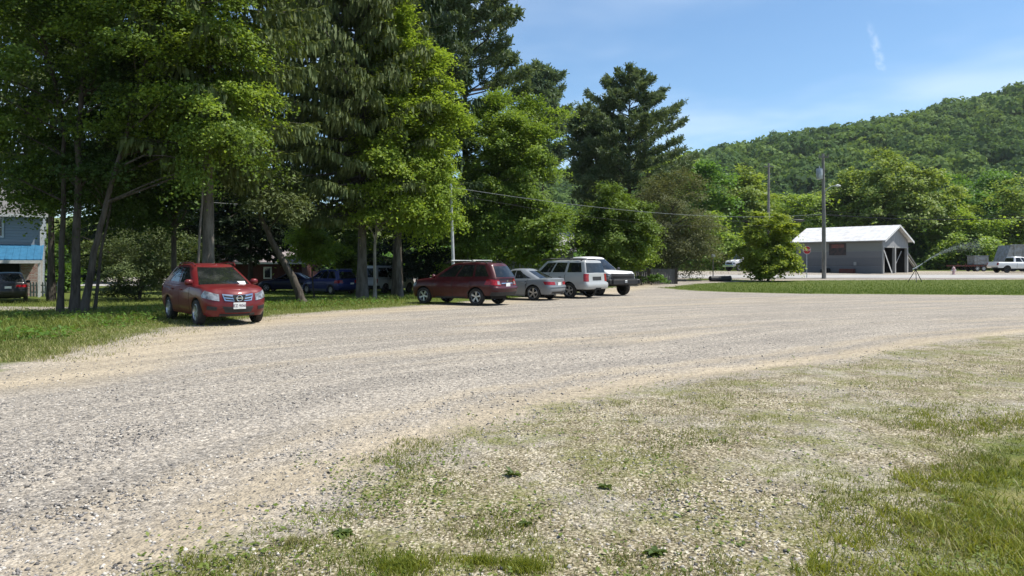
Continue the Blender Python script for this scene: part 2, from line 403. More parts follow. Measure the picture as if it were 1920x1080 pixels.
    base = mixc(nt, f1, gravel, verge); base = mixc(nt, f2, base, turf)
    L(nt, base, b.inputs['Base Color']); b.inputs['Roughness'].default_value = .95; b.inputs['Specular IOR Level'].default_value = .12
    h = mth(nt, 'ADD', mth(nt, 'MULTIPLY', v1.outputs['Distance'], -.5), mth(nt, 'MULTIPLY', v2.outputs['Distance'], -.7))
    h = mth(nt, 'ADD', h, mth(nt, 'MULTIPLY', n3, .6))
    bump(nt, b, h, .85, .03)
    return m
M['ground'] = ground_material()
tag(mesh_np('ground', np.stack([XX, YY, ZZ], -1).reshape(-1, 3), fc, M['ground'], smooth=True, attrs=gm), kind='structure')

def sheet(name, P0, P1, wid, mat, lift, n=60, kind='structure', wave=0):
    """a strip draped over the ground"""
    v = []; f = []
    for i in range(n + 1):
        t = i / n; x = P0[0] + (P1[0] - P0[0]) * t; y = P0[1] + (P1[1] - P0[1]) * t
        dx, dy = P1[0] - P0[0], P1[1] - P0[1]; l = math.hypot(dx, dy); nx_, ny_ = -dy / l, dx / l
        for k in range(9):
            s = (k / 8 - .5) * (wid[0] + (wid[1] - wid[0]) * t)
            px, py = x + nx_ * s, y + ny_ * s; v.append((px, py, G(px, py) + lift))
    for i in range(n):
        for k in range(8):
            a = i * 9 + k; f.append((a, a + 9, a + 10, a + 1))
    return tag(mesh_np(name, v, np.array(f), mat, smooth=True), kind=kind)
m, nt, b = new_mat('road_asphalt_worn'); co = objco(nt)
f = mixc(nt, noise(nt, co, 40, 2), (.24, .235, .225), (.36, .345, .325)); L(nt, mixc(nt, mrange(nt, noise(nt, co, .4, 4), .4, .7), f, (.40, .38, .345)), b.inputs['Base Color']); b.inputs['Roughness'].default_value = .9
M['road'] = m
sheet('road', (-70, 74.5), (260, 74.5), (8.5, 8.5), M['road'], .035, 160)

# ------------------------------------------------------------------ small stones and blades (uncountable: one object each)
rng = np.random.RandomState(11)
def scatter(n, x0, x1, y0, y1, pw=1.0):
    """more points near the viewer"""
    u = rng.rand(n); y = y0 * (y1 / y0) ** (u ** pw) if y0 > 0 else y0 + (y1 - y0) * u
    x = x0 + (x1 - x0) * rng.rand(n); return x, y
def frustum(n, y0, y1, a0=-.72, a1=.72, pw=1.0):
    u = rng.rand(n) ** pw; y = 1 / (1 / y0 + (1 / y1 - 1 / y0) * u); x = (a0 + (a1 - a0) * rng.rand(n)) * y; return x, y

def stones(n, y0, y1, smin, smax, keep, name, mats, pw=1.):
    x, y = frustum(n, y0, y1, -.74, .74, pw); k = keep(x, y); x, y = x[k], y[k]; n = len(x)
    s = smin + (smax - smin) * rng.rand(n) ** 3.2
    base = np.array([(1, 0, 0), (0, 1, 0), (-1, 0, 0), (0, -1, 0), (0, 0, 1), (0, 0, -1)], float)
    v = base[None] * (1 + .5 * (rng.rand(n, 6, 1) - .5)) + .35 * (rng.rand(n, 6, 3) - .5)
    sc = s[:, None] * np.stack([.8 + .5 * rng.rand(n), .6 + .4 * rng.rand(n), .45 + .35 * rng.rand(n)], 1)
    v = v * sc[:, None, :]
    a = rng.rand(n) * 2 * PI; ca, sa = np.cos(a), np.sin(a)
    vx = v[..., 0] * ca[:, None] - v[..., 1] * sa[:, None]; vy = v[..., 0] * sa[:, None] + v[..., 1] * ca[:, None]
    tilt = (rng.rand(n) - .5) * .7
    vz = v[..., 2] + vx * tilt[:, None]
    P = np.stack([vx + x[:, None], vy + y[:, None], vz + (gz(x, y) + .10 * s)[:, None]], -1).reshape(-1, 3)
    T = np.array([(0, 1, 4), (1, 2, 4), (2, 3, 4), (3, 0, 4), (1, 0, 5), (2, 1, 5), (3, 2, 5), (0, 3, 5)])
    Fc = (T[None] + (np.arange(n) * 6)[:, None, None]).reshape(-1, 3)
    o = mesh_np(name, P, Fc, mats); return tag(o, kind='stuff')
m, nt, b = new_mat('gravel_stone'); g = N(nt, 'ShaderNodeNewGeometry'); rp = N(nt, 'ShaderNodeValToRGB'); r = rp.color_ramp
r.elements[0].color = (.075, .070, .064, 1); r.elements[1].color = (.60, .56, .50, 1)
for p, c in ((.25, (.17, .16, .155, 1)), (.6, (.30, .278, .25, 1)), (.85, (.41, .375, .325, 1))):
    e = r.elements.new(p); e.color = c
L(nt, g.outputs['Random Per Island'], rp.inputs[0]); L(nt, rp.outputs[0], b.inputs['Base Color']); b.inputs['Roughness'].default_value = .9; b.inputs['Specular IOR Level'].default_value = .2
M['stone'] = m
def keep_lot(x, y):
    g_ = ground_masks(x, y); dens = sst(.25, .75, fbm(g_['lotd'] * 1.1, g_['lota'] * .16 + 9, 3)) * .9 + .1
    edge = np.exp(-((g_['lotd'] - .35) / .5) ** 2) * .75
    return (g_['grass'] < .1 + .4 * (rng.rand(len(x)) - .5)) & (rng.rand(len(x)) < dens * (1 - edge) + .03)
def keep_verge(x, y):
    g_ = ground_masks(x, y); return (g_['lotd'] < .3) & (g_['lush'] < 0) & (rng.rand(len(x)) < .15 + .85 * sst(.45, .62, fbm(x * .8 + 31, y * .8, 3)))
stones(75000, 3.6, 18, .005, .021, keep_lot, 'loose_gravel', M['stone'])
stones(30000, 3.6, 15, .005, .021, keep_verge, 'verge_grit', M['stone'])

def blades(x, y, hmin, hmax, wd, lean, name, mat, z=None):
    n = len(x); h = hmin + (hmax - hmin) * rng.rand(n) ** 1.6; a = rng.rand(n) * 2 * PI; ln = lean * (.2 + rng.rand(n)) * h
    w_ = wd * (.6 + .8 * rng.rand(n)); px, py = -np.sin(a), np.cos(a); b_ = rng.rand(n) * 2 * PI
    z = gz(x, y) - .004 if z is None else z
    B0 = np.stack([x - px * w_, y - py * w_, z], -1); B1 = np.stack([x + px * w_, y + py * w_, z], -1)
    mx_ = x + np.cos(b_) * ln * .35; my_ = y + np.sin(b_) * ln * .35
    C0 = np.stack([mx_ - px * w_ * .8, my_ - py * w_ * .8, z + h * .6], -1); C1 = np.stack([mx_ + px * w_ * .8, my_ + py * w_ * .8, z + h * .6], -1)
    T_ = np.stack([x + np.cos(b_) * ln, y + np.sin(b_) * ln, z + h], -1)
    P = np.stack([B0, B1, C1, C0, T_], 1).reshape(-1, 3); o_ = np.arange(n)[:, None] * 5
    q = o_ + np.array([[0, 1, 2, 3]]); t = o_ + np.array([[3, 2, 4]])
    return tag(mesh_np(name, P, [q, t], mat), kind='stuff')
def bladeleaf(name, c1, c2, tr=.3): return leafmat(name, c1, c2, tr, .55)
M['g_lawn'] = bladeleaf('grass_lawn', (.11, .155, .018), (.33, .33, .065))
M['g_far'] = bladeleaf('grass_far', (.06, .12, .014), (.14, .195, .03))
M['g_clover'] = bladeleaf('clover_leaf', (.075, .125, .020), (.19, .235, .05))
M['g_straw'] = bladeleaf('grass_straw', (.16, .17, .05), (.42, .37, .20), .2)
M['g_sparse'] = bladeleaf('grass_sparse', (.085, .13, .020), (.25, .25, .06))
M['g_verge'] = bladeleaf('grass_verge', (.10, .14, .026), (.25, .27, .07))
def jitter(x, y): return (vnoise(x * .9 + 3, y * .9) - .5) * 1.6 + (vnoise(x * 4, y * 4 + 8) - .5) * .9
# lawn at lower right
x, y = frustum(130000, 3.5, 11, .25, .75); g_ = ground_masks(x, y); k = (g_['lush'] + jitter(x, y) * 1.1 > .05) & (rng.rand(len(x)) < .12 + .75 * sst(.3, .6, fbm(x * 1.7, y * 1.7 + 40, 3)))
k &= rng.rand(len(x)) < .12 + .88 * sst(.35, .62, vnoise(x * 16, y * 16) * .6 + vnoise(x * 5 + 3, y * 5) * .4)
blades(x[k], y[k], .018, .085, .0034, 1.0, 'lawn_grass', M['g_lawn'])
x, y = frustum(60000, 3.5, 11, .2, .75); g_ = ground_masks(x, y); k = (g_['lush'] + jitter(x, y) * .8 > -.2) & (rng.rand(len(x)) < sst(.45, .65, fbm(x * 1.3 + 9, y * 1.3 + 4, 3)) * .8 + .12)
blades(x[k], y[k], .015, .06, .0028, 1.4, 'dry_lawn_grass', M['g_straw'])
# sparse growth on the worn verge
def tufty(x, y, lo, hi): return sst(lo, hi, fbm(x * 1.25 + 50, y * 1.25 + 7, 3)) * (.3 + .7 * sst(.4, .6, vnoise(x * 7, y * 7)))
x, y = frustum(210000, 3.4, 19, -.5, .76, .85); g_ = ground_masks(x, y)
far = sst(-.1, -1.6, g_['lotd']); k = (g_['lotd'] + jitter(x, y) * .6 < .15) & (g_['lush'] < .3) & (rng.rand(len(x)) < tufty(x, y, .43, .64) * .95 + .05)
blades(x[k], y[k], .012, .05, .0028, 1.0, 'sparse_grass', M['g_sparse'])
x, y = frustum(90000, 3.4, 18, -.5, .76); g_ = ground_masks(x, y); k = (g_['lotd'] + jitter(x, y) * .5 < 0) & (g_['lush'] < .3) & (rng.rand(len(x)) < tufty(x + 13, y, .4, .66) * .45 + .10)
blades(x[k], y[k], .008, .035, .0028, 2.2, 'dead_grass', M['g_straw'])
# low leafy ground cover (clover, plantain)
def lowleaves(n, keep, smin, smax, hmax, name, mat, fr):
    x, y = frustum(n, *fr); k = keep(x, y); x, y = x[k], y[k]; n = len(x); s = smin + (smax - smin) * rng.rand(n) ** 1.5
    nrm = np.stack([rng.randn(n) * .35, rng.randn(n) * .35, np.ones(n)], -1); nrm /= np.linalg.norm(nrm, axis=1)[:, None]
    c = np.stack([x, y, gz(x, y) + .006 + hmax * rng.rand(n)], -1)
    a = rng.rand(n) * 2 * PI; t = np.stack([np.cos(a), np.sin(a), np.zeros(n)], -1); u = np.cross(nrm, t); u /= np.linalg.norm(u, axis=1)[:, None]; v = np.cross(nrm, u)
    S = s[:, None]; P = np.stack([c - u * S, c - v * S * .6 + u * S * .1, c + u * S, c + v * S * .6 + u * S * .1], 1).reshape(-1, 3)
    return tag(mesh_np(name, P, (np.arange(n)[:, None] * 4 + np.arange(4)[None]), mat), kind='stuff')
def kclover(x, y):
    g_ = ground_masks(x, y); return (g_['lotd'] + jitter(x, y) * .7 < .55) & (rng.rand(len(x)) < sst(.5, .74, fbm(x * 1.6 + 77, y * 1.6 + 20, 3)) * .34 + .04 + .16 * np.exp(-((g_['lotd'] + .25) / .35) ** 2))
lowleaves(60000, kclover, .006, .024, .022, 'clover', M['g_clover'], (3.4, 20, -.5, .76))
# left verge, taller
def kverge(x, y, lo=-.25):
    g_ = ground_masks(x, y); return (g_['leftd'] + jitter(x, y) * 1.5 > lo) & (g_['lush'] > -.4 - 1.2 * (rng.rand(len(x)) < .25))
x, y = frustum(150000, 12.5, 44, -.74, .02, .9); k = kverge(x, y) & (x < 6) & (rng.rand(len(x)) < .25 + .75 * sst(.3, .6, fbm(x * .7, y * .7 + 5, 3)))
g_ = ground_masks(x, y); tall = .35 + .65 * sst(.4, 3.0, g_['leftd'])
k &= rng.rand(len(x)) < .35 + .65 * tall
n_near = k & (g_['leftd'] < 1.8); n_far = k & (g_['leftd'] >= 1.8)
blades(x[n_near], y[n_near], .02, .11, .005, .8, 'verge_grass', M['g_verge'])
blades(x[n_far], y[n_far], .05, .23, .009, .7, 'tall_verge_grass', M['g_verge'])
x, y = frustum(60000, 12.5, 32, -.74, -.05); k = kverge(x, y, -1.4) & (ground_masks(x, y)['leftd'] < 3.2); blades(x[k], y[k], .02, .09, .005, 1.2, 'dry_verge_grass', M['g_straw'])
def kbroad(x, y):
    g_ = ground_masks(x, y); return (g_['leftd'] > .9) & (g_['lush'] > 0) & (g_['leftd'] < 9) & (rng.rand(len(x)) < sst(.42, .62, fbm(x * .9 + 5, y * .9 + 66, 3)))
lowleaves(45000, kbroad, .025, .075, .22, 'broadleaf_weeds', M['weed'], (13, 42, -.74, .02))
# far grass: strip by the road, back lawns
x, y = frustum(110000, 36, 70, -.35, .80); g_ = ground_masks(x, y); k = (g_['lush'] + jitter(x * .5, y * .5) * .8 > 0) & (np.abs(y - 74.5) > 4.6)
blades(x[k], y[k], .03, .09, .012, .7, 'far_lawn_grass', M['g_far'])
# ------------------------------------------------------------------ trees
def nrmz(a): return a / np.maximum(np.linalg.norm(a, axis=-1, keepdims=True), 1e-9)
def leafquads(c, nrm, size, asp, r):
    n = len(c); t = r.randn(n, 3); u = nrmz(np.cross(nrm, t)); v = np.cross(nrm, u); s = (size * (.55 + .9 * r.rand(n)))[:, None] * .5
    k = (r.rand(n)[:, None] - .5) * .6
    return np.stack([c - u * s, c - v * s * asp + u * s * k + nrm * s * .25, c + u * s, c + v * s * asp + u * s * k + nrm * s * .25], 1).reshape(-1, 3)
def quadfaces(nv): return np.arange(nv).reshape(-1, 4)
def sphere_dirs(n, r): return nrmz(r.randn(n, 3))

def limb_tube(mb, p0, p1, r0, r1, r, sag=.12, n=5, seg=5):
    p0, p1 = Vector(p0), Vector(p1); d = p1 - p0; l = d.length; pts = []; rad = []
    o1 = Vector(r.randn(3)) * l * .05
    for i in range(seg + 1):
        t = i / seg; p = p0 + d * t + Vector((0, 0, math.sin(t * PI) * l * sag)) + o1 * math.sin(t * PI * 1.5)
        pts.append(p); rad.append(r0 + (r1 - r0) * t ** .7)
    mb.tube(pts, rad, n, cap=False)
    return pts

def broadleaf(label, px, Y, envs, nclump, nleaf, clump, leaf, leafm, barkm, seed, trunk_pts=None, tr=.16, name='broadleaf_tree', cat='tree', group=None, flat=.6, inner=.5, limbs=40, asp=.8, X=None, lump=.2, base_z=None, nlimb_r=.35, up=.8, shag=0., bough=3.0):
    """envs: list of (dx, dy, z centre above ground, rx, ry, rz) ellipsoids in metres around the base"""
    r = np.random.RandomState(seed)
    x0 = K(px, Y) if X is None else X; z0 = G(x0, Y)
    t = thing(name, label, cat, (x0, Y, z0), 0, group)
    E = np.array(envs, float); wts = (E[:, 3] * E[:, 4] * E[:, 5]) ** .67; wts /= wts.sum()
    which = r.choice(len(E), nclump, p=wts); d = sphere_dirs(nclump, r); rr = inner + (1 - inner) * r.rand(nclump) ** .55 + .28 * (r.rand(nclump) < .14) * r.rand(nclump)
    ph = r.rand(6) * 6.28
    lum = 1 + lump * (np.sin(d[:, 0] * 5 + ph[0]) * np.sin(d[:, 1] * 5 + ph[1]) + np.sin(d[:, 2] * 6 + ph[2] + d[:, 0] * 3)) * .7
    e = E[which]; cen = e[:, :3] + d * e[:, 3:] * (rr * lum)[:, None]
    # boughs: each a plume of several leaf sprays with gaps between
    q_ = 7; nb_ = max(4, nclump // q_); bc = cen[:nb_]; bd = d[:nb_] * np.array([1, 1, .35]) + r.randn(nb_, 3) * np.array([.45, .45, .12]); bd[:, 2] = np.clip(bd[:, 2], -.15, .5); bd = nrmz(bd); bl = clump * bough * (.65 + .7 * r.rand(nb_))
    sp_ = np.linspace(-.5, .5, q_)[None] + r.randn(nb_, q_) * .05; bp = nrmz(np.cross(bd, np.array([0, 0, 1.])))
    cen = bc[:, None] + bd[:, None] * (sp_ * bl[:, None])[..., None] + bp[:, None] * (r.randn(nb_, q_) * clump * .42)[..., None]
    cen[..., 2] -= .22 * (sp_ + .5) ** 2 * bl[:, None] - r.randn(nb_, q_) * .10 * clump
    cen = cen.reshape(-1, 3)
    cen = cen[cen[:, 2] > .35]; n = len(cen)
    mid = np.average(E[:, :3], axis=0, weights=wts)
    out = nrmz(cen - mid[None] * np.array([1, 1, .9]))
    g3 = np.clip(r.randn(n, nleaf, 3), -2.1, 2.1) * clump * .62 * (.55 + .9 * r.rand(n))[:, None, None]
    oh = out * np.array([1, 1, .35]) + r.randn(n, 3) * .45; oh[:, 2] = np.clip(oh[:, 2], -.2, .45); oh = nrmz(oh); ph_ = nrmz(np.cross(oh, np.array([0, 0, 1.]))); uv_ = np.cross(ph_, oh)
    off = g3[..., 0:1] * 1.25 * oh[:, None] + g3[..., 1:2] * .8 * ph_[:, None] + g3[..., 2:3] * flat * .62 * uv_[:, None]
    hd = (g3[..., 0] ** 2 + g3[..., 1] ** 2) / clump
    off[..., 2] -= .34 * hd
    c = (cen[:, None] + off).reshape(-1, 3)
    if shag: c[:, 2] -= shag * r.rand(len(c)) ** 3
    nr = nrmz(np.repeat(out, nleaf, 0) * .42 + np.array([0, 0, up]) + r.randn(len(c), 3) * .42)
    c = c[c[:, 2] > .1]; nr = nr[:len(c)]
    V = leafquads(c, nr, np.full(len(c), leaf), asp, r)
    # trunk and limbs
    mb = MB()
    if trunk_pts is None:
        top = mid[2] + .35 * (E[:, 5].max()); trunk_pts = [(0, 0, -.15), (r.randn() * .08, r.randn() * .08, top * .3), (mid[0] * .5 + r.randn() * .15, mid[1] * .5, top * .65), (mid[0], mid[1], top)]
    tp = [Vector(p) for p in trunk_pts]; nn = len(tp); pts = []; rad = []
    H = tp[-1].z
    for i in range(nn - 1):
        for k in range(4):
            f = k / 4; pts.append(tp[i].lerp(tp[i + 1], f))
    pts.append(tp[-1])
    for i, p in enumerate(pts):
        f = i / (len(pts) - 1); rad.append(tr * (1 - .82 * f) * (1 + .45 * max(0, 1 - f * 14)))
        if 0 < i: pts[i] = p + Vector((r.randn(), r.randn(), 0)) * tr * .16
    mb.tube(pts, rad, 9)
    sel = r.permutation(n)[:limbs]
    for i in sel:
        tgt = Vector(cen[i]); best = None
        cand = [(p, q) for p, q in zip(pts, rad) if p.z < tgt.z - .15 * (Vector((tgt.x - p.x, tgt.y - p.y, 0))).length]
        cand = cand or [(pts[len(pts) // 3], rad[len(pts) // 3])]
        hh = tgt.z - .45 * math.hypot(tgt.x - mid[0], tgt.y - mid[1]); p, q = min(cand, key=lambda a: abs(a[0].z - hh))
        ln = (tgt - p).length
        limb_tube(mb, p, tgt, min(q * .7, .018 + nlimb_r * .05 * ln), .010, r, .10, 5)
    mb.build('trunk', barkm, t, 60)
    mesh_np('crown', V, quadfaces(len(V)), leafm, t)
    return t

def conifer(label, px, Y, H, z0, prof, leafm, barkm, seed, kind='spruce', whorl=.45, nb=5, dens=1.0, needle=.09, tr=.2, group=None, lean=(0, 0), name='spruce_tree', X=None, lop=None, dead=0, cat='tree', jit=.25):
    """prof: list of (height fraction of the crown, branch length in metres)"""
    r = np.random.RandomState(seed); x0 = K(px, Y) if X is None else X; zb = G(x0, Y)
    t = thing(name, label, cat, (x0, Y, zb), 0, group)
    mb = MB(); pts = [Vector((lean[0] * f, lean[1] * f, H * f - (.15 if f == 0 else 0))) for f in np.linspace(0, 1, 10)]
    mb.tube(pts, [tr * (1 - .93 * f) * (1 + .4 * max(0, 1 - f * 15)) for f in np.linspace(0, 1, 10)], 9)
    pf = np.array(prof); C_, N_, S_, A_ = [], [], [], []
    strips = []
    z = z0
    while z < H - .15:
        f = (z - z0) / (H - z0); Lb = np.interp(f, pf[:, 0], pf[:, 1])
        k = nb if Lb > 1 else max(3, nb - 1); a0 = r.rand() * 6.28
        for b in range(k):
            a = a0 + b * 2 * PI / k + r.randn() * .25; l = Lb * (1 + jit * 1.6 * (r.rand() - .55))
            if lop is not None: l *= lop(a, f)
            if l < .15: continue
            zz = z + r.randn() * whorl * .3
            dr = np.array([math.cos(a), math.sin(a)]); pr = np.array([-dr[1], dr[0]])
            base = np.array([lean[0] * zz / H, lean[1] * zz / H, zz])
            def bz(s):
                if kind == 'spruce': return -.30 * l * s ** 1.3 * (1 - f * .7) + .16 * l * s ** 3 + .25 * l * s * f
                if kind == 'hemlock': return -.22 * l * s ** 2
                return (.10 + .5 * f) * l * s + .16 * l * s ** 2.2 - .10 * l * s
            if l > .7:
                bp = [Vector((base[0] + dr[0] * l * s, base[1] + dr[1] * l * s, base[2] + bz(s))) for s in (0, .3, .6, .9)]
                r0 = min(.012 + .014 * l, tr * .45); mb.tube(bp, [r0, r0 * .75, r0 * .45, .006], 4, cap=False)
            if dead and r.rand() < dead * (1 - f): continue
            if kind in ('spruce', 'hemlock'):
                n = max(6, int(44 * l * dens)); s = .14 + .88 * r.rand(n) ** .72; wd = .34 * l * np.sin(np.clip(s, 0, 1) * 2.7) ** .8 * .62 + .04
                o = (r.rand(n) * 2 - 1); o = np.sign(o) * np.abs(o) ** .8 * wd
                c = np.stack([base[0] + dr[0] * l * s + pr[0] * o, base[1] + dr[1] * l * s + pr[1] * o, base[2] + bz(s) - np.abs(o) * .25 + r.randn(n) * .03], -1)
                hang = (.12 + .34 * r.rand(n) ** 1.4) * (1.0 if kind == 'spruce' else .5) * (.5 + .5 * min(1, l / 2)) * (needle / .09) ** .5
                ou = nrmz(np.stack([dr[0] + pr[0] * np.sign(o) * .6, dr[1] + pr[1] * np.sign(o) * .6, np.full(n, -.2)], -1) + r.randn(n, 3) * .3)
                dn = np.stack([ou[:, 0] * .28, ou[:, 1] * .28, -np.ones(n)], -1)
                side = nrmz(np.stack([r.randn(n), r.randn(n), r.randn(n) * .2], -1)); w_ = (needle * (.4 + .5 * r.rand(n)))[:, None]; h_ = hang[:, None]
                strips.append(np.stack([c - side * w_ * .6, c + side * w_ * .6, c + dn * h_ * .6 + side * w_, c + dn * h_ * .6 - side * w_], 1)); 
                c2 = c + dn * h_ * .6; strips.append(np.stack([c2 - side * w_, c2 + side * w_, c2 + dn * h_ * .5 + side * w_ * .15, c2 + dn * h_ * .5 - side * w_ * .15], 1))
                # flat spray on the branch itself
                m_ = n; u = ou * (needle * (1.4 + 1.5 * r.rand(m_)))[:, None]; v = nrmz(np.cross(ou, np.array([0, 0, 1.]) + r.randn(m_, 3) * .3)) * (needle * .38)
                strips.append(np.stack([c - v, c + v, c + u + v * .4, c + u - v * .4], 1))
            else:
                n = max(4, int(9 * l * dens)); s = .34 + .70 * r.rand(n) ** .8; s = .35 * s + .65 * (np.round(s * 7) / 7 + r.randn(n) * .02); wd = .22 * l * np.sin(np.clip(s, 0, 1) * 2.55) ** .7 + .04; o = np.sign(r.randn(n)) * wd * r.rand(n) ** .7; s = s + np.abs(o) / l * .55
                c = np.stack([base[0] + dr[0] * l * s + pr[0] * o, base[1] + dr[1] * l * s + pr[1] * o, base[2] + bz(s) + np.abs(o) * .18 + r.randn(n) * .03 * l ** .5 + .03], -1)
                q = 13; cc = np.repeat(c, q, 0); m_ = len(cc)
                ax = nrmz(np.repeat(np.stack([np.full(n, dr[0]), np.full(n, dr[1]), np.full(n, .55)], -1), q, 0) * .7 + r.randn(m_, 3) * .75)
                cc = cc + r.randn(m_, 3) * needle * .9
                u = ax * (needle * (2.2 + 2.2 * r.rand(m_)))[:, None]; v = nrmz(np.cross(ax, r.randn(m_, 3))) * needle * .42
                strips.append(np.stack([cc - v * .5, cc + v * .5, cc + u + v, cc + u - v], 1))
        z += whorl * (.75 + .5 * r.rand()) * (1.15 - .5 * f)
    V = np.concatenate(strips).reshape(-1, 3)
    mb.build('trunk', barkm, t, 60); mesh_np('crown', V, quadfaces(len(V)), leafm, t)
    return t

# ---- left grove, standing on the verge
Y0 = 25.6
# crowns described by photo position: E(px, py, half width px, half height px) at depth Y
def EN(px, py, rx, ry, Y, bx, ry_d=None, dy=0):
    s = Y / F; xb = K(bx, Y0 if False else Y); zb = G(xb, Y)
    return (K(px, Y) - xb, dy, ZP(py, Y) - zb, rx * s, (ry_d or rx * s), ry * s)

def lean_tr(px0, Y, pts):
    """pts: (px, py) up the trunk"""
    xb = K(px0, Y); zb = G(xb, Y); return [(0, 0, -.15)] + [(K(a, Y) - xb, 0, ZP(b, Y) - zb) for a, b in pts]

Y = 25.5
broadleaf('slim dark maple at the far left of the grove, nearest the blue roofed house', 112, Y,
          [EN(60, 120, 150, 130, Y, 112), EN(20, 300, 95, 85, Y, 112), EN(60, -60, 190, 130, Y, 112)], 487, 110, .47, .10, M['maple'], M['bark_dark'], 1, lean_tr(112, Y, [(118, 420), (122, 250), (80, 60), (60, -120)]), .105, 'maple_tree', bough=3.7, nlimb_r=.12, group='maples of the left grove', limbs=50)
Y = 25.2
broadleaf('dark straight maple trunk, second from the left in the grove', 139, Y,
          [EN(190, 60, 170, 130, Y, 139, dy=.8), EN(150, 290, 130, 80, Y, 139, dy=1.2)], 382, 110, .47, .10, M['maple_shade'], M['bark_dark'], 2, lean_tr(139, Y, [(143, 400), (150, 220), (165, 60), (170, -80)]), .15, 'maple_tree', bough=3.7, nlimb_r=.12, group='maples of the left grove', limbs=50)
Y = 24.8
broadleaf('leaning grey maple between two dark trunks, tilted to the right at its top', 156, Y,
          [EN(330, 60, 150, 120, Y, 156), EN(350, 240, 130, 90, Y, 156, dy=.6), EN(310, -70, 200, 120, Y, 156)], 498, 110, .47, .10, M['maple'], M['bark_dark'], 3, lean_tr(156, Y, [(178, 470), (200, 380), (250, 200), (300, 20), (310, -100)]), .125, 'maple_tree', bough=3.7, nlimb_r=.12, group='maples of the left grove', limbs=22)
Y = 25.9
broadleaf('thin dark sapling crossing behind the leaning grey maple', 176, Y,
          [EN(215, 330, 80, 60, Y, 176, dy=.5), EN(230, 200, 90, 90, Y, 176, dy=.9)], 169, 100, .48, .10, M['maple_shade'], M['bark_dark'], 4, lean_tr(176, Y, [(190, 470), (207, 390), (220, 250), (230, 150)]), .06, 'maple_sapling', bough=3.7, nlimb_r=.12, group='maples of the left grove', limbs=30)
Y = 30
broadleaf('slender maple trunk rising just left of the big spruce trunk', 331, Y,
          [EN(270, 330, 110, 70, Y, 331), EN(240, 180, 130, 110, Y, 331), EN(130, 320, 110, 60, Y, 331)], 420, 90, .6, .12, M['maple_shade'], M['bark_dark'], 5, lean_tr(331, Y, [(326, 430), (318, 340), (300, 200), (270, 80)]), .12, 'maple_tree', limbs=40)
Y = 27.5
def lop_t6(a, f): return 1.0
conifer('tall spruce with a thick grey trunk right behind the bright red suv', 391, Y, 16.5, 5.6,
        [(0, 2.6), (.15, 3.6), (.5, 3.9), (.8, 3.2), (1, 2.0)], M['spruce_olive'], M['bark'], 6, 'spruce', .62, 6, 1.0, .085, .24, name='spruce_tree', group='drooping spruces of the grove')
broadleaf('young maple crown growing around the thick grey spruce trunk', 366, 25.6,
          [EN(390, 120, 105, 70, 25.6, 366), EN(400, 210, 110, 50, 25.6, 366, dy=-.3), EN(400, 25, 90, 60, 25.6, 366)], 364, 100, .46, .098, M['maple_bright'], M['bark'], 7, lean_tr(366, 25.6, [(372, 480), (380, 350), (392, 200), (396, 60)]), .055, 'maple_tree', limbs=40)
Y = 32
broadleaf('dark trunk leaning steeply left over the lawn beside the blue minivan', 571, Y,
          [EN(525, 375, 42, 28, Y, 571, dy=-.3), EN(470, 330, 60, 40, Y, 571, dy=.4), EN(430, 250, 60, 60, Y, 571, dy=.6)], 220, 80, .42, .16, M['spruce_olive'], M['bark_dark'], 8, lean_tr(571, Y, [(548, 520), (516, 465), (488, 400), (466, 350), (440, 260)]), .19, 'leaning_tree', limbs=24, asp=.3, shag=.5)
# drooping boughs at 540,370
def lop_mid(a, f): return 1.0 + .28 * (-math.cos(a)) - .12 * math.sin(a)
conifer('drooping spruce with a thick trunk and olive boughs, in the middle of the grove', 679, 37.2, 19.0, 4.4, [(0, 2.2), (.1, 4.0), (.3, 5.0), (.6, 4.4), (.85, 3.0), (1, 1.2)], M['spruce_olive'], M['bark'], 9, 'spruce', .62, 7, 1.2, .085, .25, group='drooping spruces of the grove', lop=lop_mid)
conifer('dark tall spruce rising out of the photo behind the bright maple', 745, 46, 24, 6, [(0, 3.6), (.15, 5.0), (.4, 4.4), (.7, 3.0), (1, .4)], M['spruce'], M['bark_dark'], 10, 'spruce', .75, 6, .7, .13, .3, group='drooping spruces of the grove')
conifer('very tall dark pine at the right end of the grove, boughs spread against the sky', 872, 58, 27, 7, [(0, 3.5), (.1, 5.0), (.4, 5.2), (.65, 3.9), (.85, 2.6), (1, .5)], M['pine'], M['bark_dark'], 11, 'pine', 1.3, 5, 1.5, .125, .34, name='pine_tree')
conifer('dark olive spruce behind the far left trunks, above the blue roofed house', 96, 43, 18.5, 6.2, [(0, 2.4), (.2, 4.4), (.55, 4.2), (.85, 3.0), (1, 1.0)], M['spruce_olive'], M['bark_dark'], 44, 'spruce', .7, 6, 1.0, .10, .2, group='drooping spruces of the grove')
# bright maples in front
Y = 36.0
broadleaf('bright green maple with a pencil thin pale trunk, tallest in the middle of the photo', 703, Y,
          [EN(742, 90, 30, 80, Y, 703), EN(735, 190, 42, 75, Y, 703), EN(745, 290, 62, 65, Y, 703), EN(735, 365, 60, 45, Y, 703), EN(738, 25, 16, 45, Y, 703)], 640, 90, .46, .118, M['maple_bright'], M['bark_pale'], 12, lean_tr(703, Y, [(703, 480), (706, 420), (715, 300), (735, 120), (740, 10)]), .085, 'maple_tree', limbs=50, lump=.35)
Y = 37.0
broadleaf('bright maple with a thin bent trunk, beside the dark red wagon nose', 752, Y,
          [EN(808, 130, 32, 62, Y, 752), EN(815, 235, 42, 65, Y, 752), EN(806, 345, 46, 55, Y, 752), EN(785, 400, 45, 32, Y, 752)], 560, 90, .46, .118, M['maple_bright'], M['bark'], 13, lean_tr(752, Y, [(746, 470), (749, 400), (780, 250), (806, 110)]), .13, 'maple_tree', limbs=50, lump=.35)
